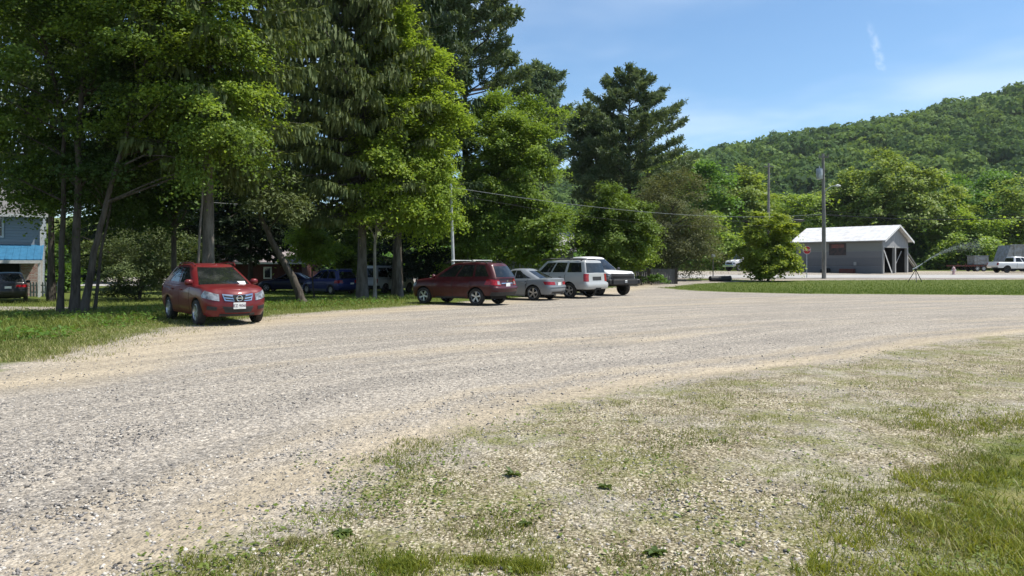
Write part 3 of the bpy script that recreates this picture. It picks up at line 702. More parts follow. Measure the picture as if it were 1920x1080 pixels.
# shrubs under the grove
broadleaf('bright lilac bush left of the blue minivan, under the drooping boughs', 590, 47, [EN(572, 438, 34, 42, 47, 590), EN(606, 455, 34, 24, 47, 590)], 190, 70, .42, .15, M['maple_bright'], M['bark_dark'], 15, None, .06, 'bush', 'bush', limbs=20)
broadleaf('leafy bush just behind the roof of the blue minivan', 648, 58, [EN(645, 450, 42, 48, 58, 648), EN(668, 480, 35, 30, 58, 648)], 130, 55, .6, .24, M['maple'], M['bark_dark'], 16, None, .06, 'bush', 'bush', limbs=20)
broadleaf('broad pale juniper bush behind the red suv, tall and feathery', 262, 45, [EN(262, 480, 85, 62, 45, 262), EN(225, 500, 50, 50, 45, 262), EN(320, 470, 50, 55, 45, 262)], 420, 60, .55, .17, M['pale_shrub'], M['bark_dark'], 17, None, .1, 'juniper_bush', 'bush', asp=.35, flat=.35, limbs=30, shag=.2)
broadleaf('light green bush beside the blue roofed house', 100, 56, [EN(97, 490, 22, 50, 56, 100), EN(108, 520, 26, 22, 56, 100)], 90, 50, .5, .2, M['weed'], M['bark_dark'], 18, None, .05, 'bush', 'bush', limbs=12)
broadleaf('rounded green tree far behind the left trunks', 125, 80, [EN(150, 470, 70, 60, 80, 125), EN(80, 460, 40, 50, 80, 125)], 170, 55, 1.1, .36, M['maple'], M['bark_dark'], 19, None, .2, limbs=20)
# shaded evergreens that close the grove off behind
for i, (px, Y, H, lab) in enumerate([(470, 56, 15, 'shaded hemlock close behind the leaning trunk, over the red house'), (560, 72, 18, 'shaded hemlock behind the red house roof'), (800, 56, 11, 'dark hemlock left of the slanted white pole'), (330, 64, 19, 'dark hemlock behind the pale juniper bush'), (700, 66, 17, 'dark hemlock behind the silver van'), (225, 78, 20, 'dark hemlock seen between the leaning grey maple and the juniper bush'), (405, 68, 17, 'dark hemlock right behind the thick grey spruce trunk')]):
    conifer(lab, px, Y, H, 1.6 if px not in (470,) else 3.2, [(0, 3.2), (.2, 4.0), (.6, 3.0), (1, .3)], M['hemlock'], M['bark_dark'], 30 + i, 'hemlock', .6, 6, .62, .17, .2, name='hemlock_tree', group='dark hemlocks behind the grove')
# ---- middle trees
Y = 52
broadleaf('wide fresh green boxelder filling the middle behind the dark red wagon', 935, Y,
          [EN(915, 250, 95, 80, Y, 935), EN(965, 270, 65, 75, Y, 935), EN(935, 370, 95, 90, Y, 935), EN(990, 430, 60, 60, Y, 935), EN(890, 440, 55, 60, Y, 935)], 1500, 100, .60, .145, M['elder'], M['bark'], 20, None, .3, 'boxelder_tree', limbs=50, lump=.22)
broadleaf('low bright bush hanging over the grey sedan', 1030, 47, [EN(1030, 440, 36, 40, 47, 1030), EN(1010, 470, 30, 25, 47, 1030)], 120, 55, .5, .20, M['maple'], M['bark'], 21, None, .06, 'bush', 'bush', limbs=16)
conifer('slim grey green pine with a rounded top, alone against the sky', 1018, 95, 26.2, 12.0, [(0, 1.2), (.12, 2.7), (.3, 3.1), (.55, 2.9), (.8, 2.0), (1, .5)], M['bluepine'], M['bark_dark'], 22, 'pine', 1.2, 6, 1.2, .16, .26, name='pine_tree')
conifer('thin scraggly pine with a bare trunk left of the big white pine', 1104, 78, 16.5, 7.5, [(0, .8), (.3, 1.8), (.65, 2.3), (.85, 1.6), (1, .5)], M['pine'], M['bark_dark'], 23, 'pine', .9, 5, .9, .19, .16, name='pine_tree', dead=.3)
conifer('broad dark white pine with layered boughs beside the hill', 1180, 74, 22.6, 5.0,
        [(0, 3.0), (.12, 4.8), (.30, 5.9), (.5, 5.1), (.68, 3.7), (.82, 2.4), (.93, 1.3), (1, .4)], M['pine'], M['bark_dark'], 24, 'pine', 1.3, 6, 1.9, .12, .34, name='pine_tree', jit=.55).scale = (.9, .9, .9)
broadleaf('dense rounded tree standing behind the white pickup', 1152, 56, [EN(1150, 420, 62, 72, 56, 1152), EN(1125, 450, 50, 50, 56, 1152), EN(1185, 440, 35, 60, 56, 1152)], 760, 92, .52, .145, M['maple'], M['bark_dark'], 25, None, .2, 'broadleaf_tree', limbs=36, lump=.22)
broadleaf('thin leafy sapling at the right foot of the dense rounded tree', 1203, 55.5, [EN(1205, 430, 16, 35, 55.5, 1203), EN(1202, 475, 14, 22, 55.5, 1203)], 50, 50, .4, .2, M['maple_bright'], M['bark_dark'], 26, None, .05, 'maple_sapling', limbs=10)
broadleaf('dull brownish tree with fine twigs right of the board fence', 1262, 66, [EN(1260, 400, 60, 85, 66, 1262), EN(1285, 450, 48, 50, 66, 1262), EN(1228, 440, 35, 60, 66, 1262)], 640, 80, .72, .16, M['dull'], M['bark_dark'], 27, None, .22, 'broadleaf_tree', asp=.45, limbs=60, lump=.15)
broadleaf('green clump of hosta leaves at the foot of the board fence', 1222, 56.5, [(0, 0, .30, 1.25, .6, .45), (-.9, 0, .25, .7, .5, .35), (.9, 0, .25, .7, .5, .4)], 90, 40, .28, .16, M['weed'], M['bark_dark'], 28, [(0, 0, 0), (0, 0, .2), (0, 0, .35)], .02, 'hosta_plant', 'plant', limbs=6)
Y = 66
broadleaf('bright round maple alone on the grass strip by the road', 1440, 63.5, [EN(1438, 438, 42, 40, 63.5, 1440), EN(1418, 462, 30, 32, 63.5, 1440), EN(1464, 468, 28, 36, 63.5, 1440), EN(1440, 496, 36, 20, 63.5, 1440)], 620, 64, .40, .19, M['lime_maple'], M['bark_dark'], 29, None, .13, 'maple_tree', limbs=36, lump=.2, bough=2.0)
# ---- trees across the road, at the foot of the hill
TR = [  # px, Y, ellipsoids (px, py, hw, hh), clumps, leaf material, label
    (1318, 118, [(1318, 350, 42, 62), (1310, 440, 36, 60)], 260, 'midgreen', 'upright leafy tree right of the dull brownish tree'),
    (1352, 112, [(1350, 430, 35, 45), (1340, 470, 30, 25)], 170, 'yellowgreen', 'small yellow green tree left of the white work truck'),
    (1404, 122, [(1404, 355, 42, 45), (1392, 380, 40, 40)], 230, 'olive_leaf', 'round topped olive tree with visible limbs left of the tall dark pole'),
    (1480, 126, [(1480, 390, 50, 35), (1500, 420, 45, 35)], 220, 'yellowgreen', 'low yellow green tree behind the barn end near the lamp pole'),
    (1590, 128, [(1590, 375, 48, 45), (1570, 400, 40, 40)], 240, 'olive_leaf', 'olive tree just behind the left half of the barn'),
    (1672, 124, [(1668, 335, 72, 52), (1720, 370, 66, 52), (1622, 365, 55, 50), (1690, 400, 80, 45), (1770, 385, 50, 45)], 760, 'olive_leaf', 'largest spreading tree behind the barn with dark limbs showing'),
    (1805, 118, [(1805, 440, 48, 40), (1790, 470, 50, 30)], 260, 'yellowgreen', 'low yellow green tree between the barn and the red trailer'),
    (1740, 126, [(1735, 455, 40, 35), (1725, 430, 30, 30)], 150, 'midgreen', 'green tree right behind the lean-to of the barn'),
    (1868, 130, [(1865, 400, 42, 50), (1850, 440, 36, 50)], 240, 'midgreen', 'dark green tree above the grey dump body'),
    (1905, 120, [(1900, 400, 34, 60), (1895, 450, 36, 50)], 220, 'olive_leaf', 'tall light green tree at the right edge of the photo'),
    (1842, 140, [(1840, 350, 45, 50), (1812, 360, 40, 45)], 210, 'midgreen', 'grey green tree rising behind the low yellow green one'),
    (1250, 130, [(1262, 330, 45, 45), (1240, 350, 40, 60)], 200, 'olive_leaf', 'tall pale tree on the slope above the dull brownish tree'),
    (1545, 120, [(1535, 455, 40, 25), (1520, 470, 40, 25)], 120, 'midgreen', 'bushy growth along the back of the barn'),
]
for i, (px, Y, es, ncl, mt, lab) in enumerate(TR):
    big = 'largest' in lab; vis = big or 'limbs' in lab
    ev = [EN(*e, Y, px) for e in es]
    tp = None
    if big:
        tp = [(0, 0, -.15), (.1, 0, 2.2), (-.3, 0, 5), (-.6, 0, 9)]
    broadleaf(lab, px, Y, ev, ncl, 52 if not vis else 46, 1.25 if not vis else 1.05, .42, M[mt], M['bark_dark'], 60 + i, tp, .34 if big else .22, 'broadleaf_tree', group='trees at the foot of the hill', limbs=70 if big else 24, lump=.25, nlimb_r=.8 if vis else .4, inner=.62 if vis else .5)
# bank of undergrowth that closes the far side of the yard
r = np.random.RandomState(99); n = 5200
a = r.uniform(-.45, .8, n); yy_ = r.uniform(122, 168, n); xx_ = a * yy_; hh = (.5 + 4.5 * r.rand(n) ** 1.4) * (.5 + .8 * fbm(xx_ * .08, yy_ * .08))
cc = np.stack([xx_, yy_, gz(xx_, yy_) + hh], -1); cc = np.repeat(cc, 14, 0) + r.randn(n * 14, 3) * np.array([.8, .8, .5]); nr = nrmz(r.randn(len(cc), 3) * .6 + np.array([0, -.3, .8]))
V = leafquads(cc, nr, np.full(len(cc), .55), .8, r); tag(mesh_np('undergrowth', V, quadfaces(len(V)), M['midgreen']), kind='stuff')

# ---- the wooded hillside: far too many to count, one object
def hill_forest():
    r = np.random.RandomState(7); tmpl = []
    for k in range(9):
        nq = 440; d = sphere_dirs(nq * 2, r); d = d[d[:, 2] > -.35][:nq]; ph = r.rand(4) * 6.28
        rad = 1 + .16 * np.sin(d[:, 0] * 5 + ph[0]) * np.sin(d[:, 1] * 5 + ph[1]) + .12 * np.sin(d[:, 2] * 8 + ph[2]) - .25 * r.rand(len(d)) ** 2
        c = d * rad[:, None] * np.array([1, 1, .85]); nr = nrmz(d * 1.0 + np.array([0, -.12, .15]) + r.randn(len(d), 3) * .42)
        tmpl.append(leafquads(c, nr, np.full(len(d), .25), .9, r).reshape(-1, 4, 3))
    P = []; tone = []
    n = 3000
    u = r.rand(n); y = np.sqrt(175 ** 2 + (690 ** 2 - 175 ** 2) * u); a = r.uniform(-.06, .80, n); x = a * y
    pt = fbm(x * .010, y * .010 + 3, 3)
    for i in range(n):
        R_ = (3.8 + 4.6 * r.rand() ** 1.4) * (1.0 + .30 * (y[i] > 450)); q = tmpl[r.randint(9)]
        if y[i] > 380: q = q[:250]
        sx = R_ * (.85 + .3 * r.rand()); sz = R_ * (.95 + .4 * r.rand()); an = r.rand() * 6.28; ca, sa = math.cos(an), math.sin(an)
        v = q * np.array([sx, sx, sz]) * (1.0 if y[i] <= 380 else 1.0)
        v = np.stack([v[..., 0] * ca - v[..., 1] * sa, v[..., 0] * sa + v[..., 1] * ca, v[..., 2]], -1)
        h = G(x[i], y[i]) + 4.0 + 6.0 * r.rand(); P.append(v + np.array([x[i], y[i], h])); 
        tn = np.clip(pt[i] * .7 + .1 + .75 * (r.rand() - .5), 0, 1); tone.append(np.full(v.shape[0] * 4, tn))
    V = np.concatenate([p.reshape(-1, 3) for p in P]); T_ = np.concatenate(tone)
    m, nt, b = new_mat('hill_leaf'); at = N(nt, 'ShaderNodeAttribute'); at.attribute_name = 'species'; g = N(nt, 'ShaderNodeNewGeometry')
    rp = N(nt, 'ShaderNodeValToRGB'); e = rp.color_ramp; e.elements[0].color = (.045, .082, .040, 1); e.elements[1].color = (.185, .255, .065, 1)
    for p, c in ((.35, (.075, .135, .045, 1)), (.6, (.125, .195, .055, 1))):
        q = e.elements.new(p); q.color = c
    L(nt, at.outputs['Fac'], rp.inputs[0]); L(nt, mixc(nt, mth(nt, 'MULTIPLY', g.outputs['Random Per Island'], .5), rp.outputs[0], (.10, .16, .045)), b.inputs['Base Color']); b.inputs['Roughness'].default_value = .8; b.inputs['Specular IOR Level'].default_value = .08
    tl = N(nt, 'ShaderNodeBsdfTranslucent'); L(nt, mixc(nt, 1., b.inputs['Base Color'].links[0].from_socket, (1.2, 1.2, .7), 'MULTIPLY'), tl.inputs['Color']); ms = N(nt, 'ShaderNodeMixShader'); ms.inputs[0].default_value = .34
    L(nt, b.outputs[0], ms.inputs[1]); L(nt, tl.outputs[0], ms.inputs[2]); L(nt, ms.outputs[0], nt.nodes['Material Output'].inputs['Surface'])
    tag(mesh_np('hill_forest', V, quadfaces(len(V)), m, attrs={'species': T_}), kind='stuff')
hill_forest()
# ------------------------------------------------------------------ vehicles
M['glass'] = None
m, nt, b = new_mat('dark_window_glass'); b.inputs['Base Color'].default_value = (.012, .014, .015, 1); b.inputs['Roughness'].default_value = .04; b.inputs['Specular IOR Level'].default_value = .6
co = objco(nt); L(nt, mixc(nt, mrange(nt, noise(nt, co, 3, 4), .45, .75), (.010, .012, .012), (.035, .036, .034)), b.inputs['Base Color'])
M['glass'] = m
M['trim'] = simple('black_plastic', (.022, .022, .023), .65, 0, .3, 8)
M['under'] = simple('dark_underbody', (.010, .010, .010), .9)
M['tyre'] = simple('tyre_rubber', (.018, .018, .018), .85, 0, .3, 9, .3, c2=(.05, .045, .04))
M['alloy'] = simple('alloy_rim', (.55, .56, .58), .32, .85, .2, 5)
M['alloy_dark'] = simple('black_rim', (.03, .03, .032), .4, .4)
M['chrome'] = simple('chrome', (.75, .76, .77), .14, 1.0, .1)
M['lamp'] = simple('headlamp_lens', (.42, .43, .43), .10, .3, .5, 9, c2=(.12, .125, .13))
M['tail'] = simple('tail_lamp_lens', (.34, .012, .016), .16, 0, .4, 14)
M['amber'] = simple('amber_lens', (.55, .20, .03), .2)
M['plate'] = simple('plate_white', (.74, .74, .72), .5, 0, .08)
M['ink'] = simple('plate_ink', (.10, .03, .05), .6)
M['bar'] = simple('anodised_bar', (.42, .45, .43), .5, .2)
M['white_paint'] = paint('white_paint', (.70, .70, .69), 0, .12)

def smooth_prof(pts, sig=.05, n=240):
    p = np.array(pts, float); u = np.linspace(p[0, 0], p[-1, 0], n); z = np.interp(u, p[:, 0], p[:, 1]); st = u[1] - u[0]
    k = int(3 * sig / st) + 1; g = np.exp(-.5 * (np.arange(-k, k + 1) * st / sig) ** 2); g /= g.sum()
    zp = np.convolve(np.pad(z, k, mode='edge'), g, 'valid')
    return lambda q: np.interp(q, u, zp)

class Shell:
    """closed car-body surface: s runs round the half plan (0 front centre .. 5 rear centre), t from bottom to top"""
    def __init__(s, uf, ur, w, zb, zt, bow=(.10, .06), rc=(.35, .22), taper=(.04, .03), W=.9, sill=None, crown=.03):
        s.uf, s.ur, s.w, s.zb, s.zt, s.bow, s.rc, s.taper, s.W, s.crown = uf, ur, w, zb, zt, bow, rc, taper, W, crown
        s.sill = sill
    def plan(s, q, Lc):
        """returns distance from the front end (m) measured on this level, lateral fraction"""
        W = s.W; bf, br = s.bow; rf, rr = s.rc; tf, trr = s.taper
        wf, wr = W * (1 - tf), W * (1 - trr)
        if q < 1: y = q * (wf - rf); return bf * (y / (wf - rf)) ** 2, y / W, 0
        if q < 2: a = (q - 1) * PI / 2; return bf + rf * (1 - math.cos(a)), (wf - rf + rf * math.sin(a)) / W, 0
        if q <= 3:
            f = q - 2; lat = 1 - tf * max(0, 1 - f / .35) ** 2 - trr * max(0, (f - .65) / .35) ** 2
            return (bf + rf) + f * (Lc - bf - rf - br - rr), lat, f
        if q < 4: a = (q - 3) * PI / 2; return Lc - br - rr + rr * math.sin(a), (wr - rr + rr * math.cos(a)) / W, 1
        y = (5 - q) * (wr - rr); return Lc - br * (y / (wr - rr)) ** 2, y / W, 1
    def pt(s, q, t):
        sg = 1
        if q < 0: q, sg = -q, -1
        if q > 5: q, sg = 10 - q, -1
        u0, u1 = s.uf(t), s.ur(t); d, lat, f = s.plan(q, u1 - u0); u = u0 + d
        zb, zt = float(s.zb(u)), float(s.zt(u)); z = zb + t * (zt - zb)
        base = s.sill if s.sill is not None else zb
        zn = (z - base) / max(zt - base, .01)
        return Vector((-u, sg * lat * s.W * float(s.w(zn)), z))
    def nrm(s, q, t):
        e = .02; a = s.pt(q + e, t) - s.pt(q - e, t); b = s.pt(q, min(1, t + e)) - s.pt(q, max(0, t - e))
        n = a.cross(b)
        c = s.pt(q, t)
        mid = Vector((-(s.uf(.5) + s.ur(.5)) / 2, 0, c.z))
        n.normalize()
        if q >= 0 and q <= 5: 
            if n.dot(Vector((c.x - mid.x, c.y, 0))) < 0: n = -n
        elif n.dot(Vector((c.x - mid.x, c.y, 0))) < 0: n = -n
        return n
    def build(s, name, mats, parent, ts, ns=(5, 6, 64, 5, 5), top=9):
        qs = [i / ns[0] for i in range(ns[0])] + [1 + i / ns[1] for i in range(ns[1])] + [2 + i / ns[2] for i in range(ns[2])] + [3 + i / ns[3] for i in range(ns[3])] + [4 + i / ns[4] for i in range(ns[4] + 1)]
        v = []; f = []; mi = []
        n, k = len(qs), len(ts)
        for sg in (1, -1):
            for q in qs:
                for t in ts:
                    p = s.pt(q, t); v.append((p.x, p.y * sg, p.z))
        for h in (0, 1):
            o = h * n * k
            for i in range(n - 1):
                for j in range(k - 1):
                    a, b, c, d = o + i * k + j, o + (i + 1) * k + j, o + (i + 1) * k + j + 1, o + i * k + j + 1
                    f.append((a, d, c, b) if h == 0 else (a, b, c, d)); mi.append(0)
        def lid(j, crown, m, flip):
            rows = []
            for i in range(n):
                a = Vector(v[i * k + j]); row = []
                for e in range(top + 1):
                    y = a.y * (1 - 2 * e / top); fr = (1 - (y / a.y) ** 2) if abs(a.y) > 1e-6 else 0
                    if e == 0: row.append(i * k + j); continue
                    if e == top: row.append(n * k + i * k + j); continue
                    v.append((a.x, y, a.z + crown * fr * min(1, a.y / (.5 * s.W)))); row.append(len(v) - 1)
                rows.append(row)
            for i in range(n - 1):
                for e in range(top):
                    q_ = (rows[i][e], rows[i + 1][e], rows[i + 1][e + 1], rows[i][e + 1])
                    f.append(q_ if not flip else q_[::-1]); mi.append(m)
        lid(k - 1, s.crown, 0, False); lid(0, 0, 1, True)
        me = bpy.data.meshes.new(name); me.from_pydata(v, [], f)
        for m_ in mats: me.materials.append(m_)
        me.polygons.foreach_set('material_index', mi); me.polygons.foreach_set('use_smooth', [True] * len(f)); me.validate(); me.set_sharp_from_angle(angle=math.radians(38)); me.update()
        o = bpy.data.objects.new(name, me); COL.objects.link(o); o.parent = parent
        return o
    def patch(s, name, quad, mat, parent, off=.006, nu=8, nv=5, side=1, depth=.02, label=None):
        """raised panel following the surface; quad: four (s, t) corners"""
        (a, b, c, d) = quad; P = []; B = []
        for j in range(nv + 1):
            for i in range(nu + 1):
                x, y = i / nu, j / nv
                q = (a[0] * (1 - x) + b[0] * x) * (1 - y) + (d[0] * (1 - x) + c[0] * x) * y; t = (a[1] * (1 - x) + b[1] * x) * (1 - y) + (d[1] * (1 - x) + c[1] * x) * y
                p = s.pt(q, t); n_ = s.nrm(q, t); e = p + n_ * off; g_ = p - n_ * depth
                P.append((e.x, e.y * side, e.z)); B.append((g_.x, g_.y * side, g_.z))
        w_ = nu + 1; v = P + B; f = []; nb = len(P)
        for j in range(nv):
            for i in range(nu):
                k = j * w_ + i; f.append((k, k + 1, k + w_ + 1, k + w_))
        ring = list(range(nu + 1)) + [j * w_ + nu for j in range(1, nv + 1)] + [nv * w_ + i for i in range(nu - 1, -1, -1)] + [j * w_ for j in range(nv - 1, 0, -1)]
        for i in range(len(ring)):
            p, q = ring[i], ring[(i + 1) % len(ring)]; f.append((q, p, nb + p, nb + q))
        # orient outward
        me = bpy.data.meshes.new(name)
        A, Bv, Cv = Vector(v[0]), Vector(v[1]), Vector(v[w_]); nn = (Bv - A).cross(Cv - A); out = Vector(P[0]) - Vector(B[0])
        if nn.dot(out) < 0: f = [tuple(reversed(x)) for x in f]
        me.from_pydata(v, [], f); me.materials.append(mat); me.polygons.foreach_set('use_smooth', [True] * len(f)); me.set_sharp_from_angle(angle=math.radians(40)); me.update()
        o = bpy.data.objects.new(name, me); COL.objects.link(o); o.parent = parent
        if label: o['label'] = label
        return o

def wheel_meshes(r, wd, spokes, rim_mat, rim_f=.66, twist=0.):
    ty = MB(); ri = r * rim_f
    ty.lathe([(ri, -wd * .42), (ri + .01, -wd * .47), (r * .86, -wd * .5), (r * .965, -wd * .42), (r, -wd * .25), (r, wd * .25), (r * .965, wd * .42), (r * .86, wd * .5), (ri + .01, wd * .47), (ri, wd * .42)], 30, 'y')
    rm = MB(); rm.lathe([(ri, -wd * .44), (ri, wd * .43), (ri * .95, wd * .45), (ri * .91, wd * .36), (ri * .88, wd * .1)], 30, 'y')
    rm.lathe([(.001, wd * .36), (ri * .16, wd * .36), (ri * .20, wd * .30), (ri * .2, wd * .1)], 14, 'y')
    for k in range(spokes):
        a = 2 * PI * k / spokes; c, s_ = math.cos(a), math.sin(a); tx, tz = -s_, c
        hw0, hw1 = ri * .10, ri * (.17 if spokes <= 6 else .10); y0, y1 = wd * .33, wd * .38; vs = []
        for rr_, hw, yy in ((ri * .12, hw0, y0), (ri * .93, hw1, y1)):
            for sg in (-1, 1):
                vs.append((c * rr_ + tx * hw * sg, yy, s_ * rr_ + tz * hw * sg)); vs.append((c * rr_ + tx * hw * sg, yy - wd * .16, s_ * rr_ + tz * hw * sg))
        rm.add(vs, [(0, 2, 6, 4), (1, 5, 7, 3), (0, 4, 5, 1), (2, 3, 7, 6), (4, 6, 7, 5), (0, 1, 3, 2)])
    db = MB(); db.lathe([(.001, wd * .02), (ri * .9, wd * .02), (ri * .9, -wd * .3), (.001, -wd * .3)], 20, 'y')
    return db, ty, rm

def add_wheels(t, sp):
    r, wd = sp['wr'], sp.get('wwid', .22); first = {}
    for x in sp['wx']:
        for sg in (1, -1):
            loc = (x, sg * (sp['W'] * .985 - wd / 2), r)
            if not first:
                db, ty, rm = wheel_meshes(r, wd, sp.get('spokes', 6), None, sp.get('rimf', .66))
                o = db.build('wheel', M['under'], t); a = ty.build('tyre', M['tyre'], o, 45); b_ = rm.build('rim', sp.get('rim', M['alloy']), o, 40); first = dict(o=o, a=a, b=b_)
            else:
                o = first['o'].copy(); COL.objects.link(o); o.parent = t
                for q in (first['a'], first['b']):
                    c = q.copy(); COL.objects.link(c); c.parent = o
            o.location = loc; o.rotation_euler = (0, .3 * x, 0 if sg > 0 else PI)

def textmesh(txt, size, mat, parent, name, loc, rot, ext=.002):
    cu = bpy.data.curves.new('tmp', 'FONT'); cu.body = txt; cu.size = size; cu.align_x = 'CENTER'; cu.align_y = 'CENTER'; cu.extrude = ext
    to = bpy.data.objects.new('tmp', cu); COL.objects.link(to); bpy.context.view_layer.update()
    me = bpy.data.meshes.new_from_object(to.evaluated_get(bpy.context.evaluated_depsgraph_get())); bpy.data.objects.remove(to); bpy.data.curves.remove(cu)
    me.name = name; me.materials.clear(); me.materials.append(mat)
    o = bpy.data.objects.new(name, me); COL.objects.link(o); o.parent = parent; o.location = loc; o.rotation_euler = rot
    return o

def car(name, label, cat, x, y, head, sp):
    """sp: dimensions and looks; local x forward, origin under the middle of the wheelbase"""
    t = thing(name, label, cat, (x, y, G(x, y)), math.radians(head), sp.get('group'))
    fo, wb = sp['fo'], sp['wb']; off = fo + wb / 2; Lc = sp['L']; W = sp['W']
    sp['wx'] = (wb / 2, -wb / 2)
    P = sp['paint']
    r, ra = sp['wr'], sp['wr'] * sp.get('arch', 1.17)
    sill = sp.get('sill', .25); uw = [fo, fo + wb]
    fz = sp.get('fbot', .26); rz_ = sp.get('rbot', .34)
    def zb(u):
        z = sill if not np.ndim(u) else sill
        if u < uw[0]: z = fz
        elif u > uw[1]: z = rz_
        for c in uw:
            d = abs(u - c)
            if d < ra: z = max(z, r + math.sqrt(ra * ra - d * d) * 1.0)
        return z
    zt = smooth_prof(sp['top'], sp.get('sm', .05))
    fp = np.array(sp.get('front', [(0, .10), (.2, .02), (.5, 0), (.75, .05), (.92, .14), (1, .26)])); rp = np.array(sp.get('rear', [(0, .14), (.18, .03), (.42, 0), (.55, .02), (.7, .07), (1, .12)]))
    wp = np.array(sp.get('wprof', [(-.3, .90), (0, .92), (.15, .965), (.4, .99), (.62, 1.0), (.85, .975), (.95, .945), (1, .90)]))
    body = Shell(lambda q: float(np.interp(q, fp[:, 0], fp[:, 1])), lambda q: Lc - float(np.interp(q, rp[:, 0], rp[:, 1])), lambda z: np.interp(z, wp[:, 0], wp[:, 1]), zb, zt, sp.get('bow', (.13, .07)), sp.get('rc', (.40, .22)), sp.get('taper', (.05, .04)), W, sill, .035)
    # shift local origin: surface x is -u, move by off
    def mv(o): o.location.x += off; return o
    b = mv(body.build('body', [P, M['under']], t, [0, .05, .12, .2, .3, .4, .5, .6, .7, .8, .88, .94, .98, 1]))
    gh = sp['cab']   # windshield base/top u, rear base/top u, half widths
    zr = smooth_prof(gh['roof'], .06)
    gfp, grp = gh['f'], gh['r']
    gw = np.array([(0, gh['w0']), (.55, gh['w0'] * .42 + gh['w1'] * .58), (.85, gh['w1'] + .01), (.95, gh['w1'] - .025), (1, gh['w1'] - .075)]) 
    cab = Shell(lambda q: gfp[0] + (gfp[1] - gfp[0]) * q ** 1.12, lambda q: grp[0] + (grp[1] - grp[0]) * q ** 1.15, lambda z: np.interp(z, gw[:, 0], gw[:, 1] / gh['w0']), lambda u: float(zt(u)) - .03, zr, gh.get('bow', (.14, .06)), gh.get('rc', (.22, .18)), (.03, .05), gh['w0'], None, .03)
    mv(cab.build('cabin', [sp.get('roofpaint', P), M['under']], t, [0, .1, .25, .4, .55, .7, .8, .87, .92, .96, 1], ns=(5, 5, 30, 5, 5)))
    lo, hi = gh.get('wt', (.13, .86))
    if not gh.get('nowind'):
        mv(cab.patch('windshield', [(-1.32, .07), (1.32, .07), (1.22, .90), (-1.22, .90)], M['glass'], t, .006, 16, 6))
    if gh.get('rearwin', True):
        rl, rh = gh.get('rwt', (.12, .84)); mv(cab.patch('rear_window', [(3.75, rl), (6.25, rl), (6.15, rh), (3.85, rh)], gh.get('rglass', M['glass']), t, .007, 16, 6))
    for sg in (1, -1):
        for (s0, s1, s2, s3) in gh['win']:
            mv(cab.patch('side_window', [(s0, lo), (s1, lo), (s2, hi), (s3, hi)], M['glass'], t, .005, 8, 5, sg))
        for (s0, s1) in sp['doors']:
            mv(body.patch('door_gap_dark', [(s0 - .0045, .06), (s1 + .0045, .06), (s1 + .0045, .99), (s0 - .0045, .99)], M['under'], t, .002, 10, 9, sg, .012))  # shade of the door gap painted as a black outline sheet
            d = mv(body.patch('door', [(s0, .07), (s1, .07), (s1, .985), (s0, .985)], P, t, .0045, 10, 9, sg, .012))
            hp = body.pt(s1 - .06, .80); n_ = body.nrm(s1 - .06, .80)
            mb = MB(); mb.box((0, 0, 0), (.18, .035, .035), 0, .012); h = mb.build('handle', sp.get('handle', P), d); h.location = (hp.x, sg * (hp.y + .022), hp.z)
        mq = gh.get('mirror_s', 2.05); mp = body.pt(2.0 + sp.get('mirror', .22), 1.0)
        mb = MB(); mb.box((0, sg * .12, .09), (.12, .22, .16), 0, .045); mb.tube([(0, -sg * .02, .01), (0, sg * .06, .06)], .025, 6)
        o = mb.build('wing_mirror', sp.get('mirror_mat', P), t, 50); o.location = (mp.x + off, sg * (mp.y - .02), mp.z - .02)
    # inner well so that no light leaks through the arches
    mb = MB(); mb.box((0, 0, sill + .16), (Lc - .9, W * 1.25, .36)); mb.build('underbody', M['under'], t)
    add_wheels(t, sp)
    for kw in sp.get('patches', []):
        kw = dict(kw); sh = body if kw.pop('on', 'body') == 'body' else cab
        sides = kw.pop('sides', (1,)); nm = kw.pop('name'); q = kw.pop('q'); mt = kw.pop('mat')
        for sg in sides: mv(sh.patch(nm, q, mt, t, side=sg, **kw))
    t2 = (body, cab, off)
    return t, t2

def at_surf(sh, off, q, t, d=0.0):
    p = sh.pt(q, t); n_ = sh.nrm(q, t); p = p + n_ * d; return Vector((p.x + off, p.y, p.z)), n_

def plate(t, sh, off, q, tt, txt, rear, w_=.31, h_=.155):
    p, n_ = at_surf(sh, off, q, tt, .012); sg = -1 if rear else 1
    mb = MB(); mb.box((0, 0, 0), (.012, w_, h_), 0, .004); o = mb.build('licence_plate', M['plate'], t); o.location = p
    if txt: textmesh(txt, h_ * .62, M['ink'], o, 'lettering', (sg * .0075, 0, 0), (PI / 2, 0, sg * PI / 2))
    return o

M['p_red'] = paint('cayenne_red_paint', (.125, .009, .011), .30, .05)
M['p_wine'] = paint('dark_red_paint', (.052, .004, .007), .30, .05)
M['p_grey'] = paint('steel_grey_paint', (.20, .215, .23), .55, .10)
M['p_silver'] = paint('silver_white_paint', (.40, .41, .405), .3, .12)
M['p_white'] = paint('clean_white_paint', (.74, .74, .73), 0, .06)
M['p_blue'] = paint('deep_blue_paint', (.008, .018, .11), .35, .04)
M['p_black'] = paint('charcoal_paint', (.020, .021, .023), .35, .06)
M['p_navy'] = paint('navy_paint', (.010, .014, .05), .3, .06)

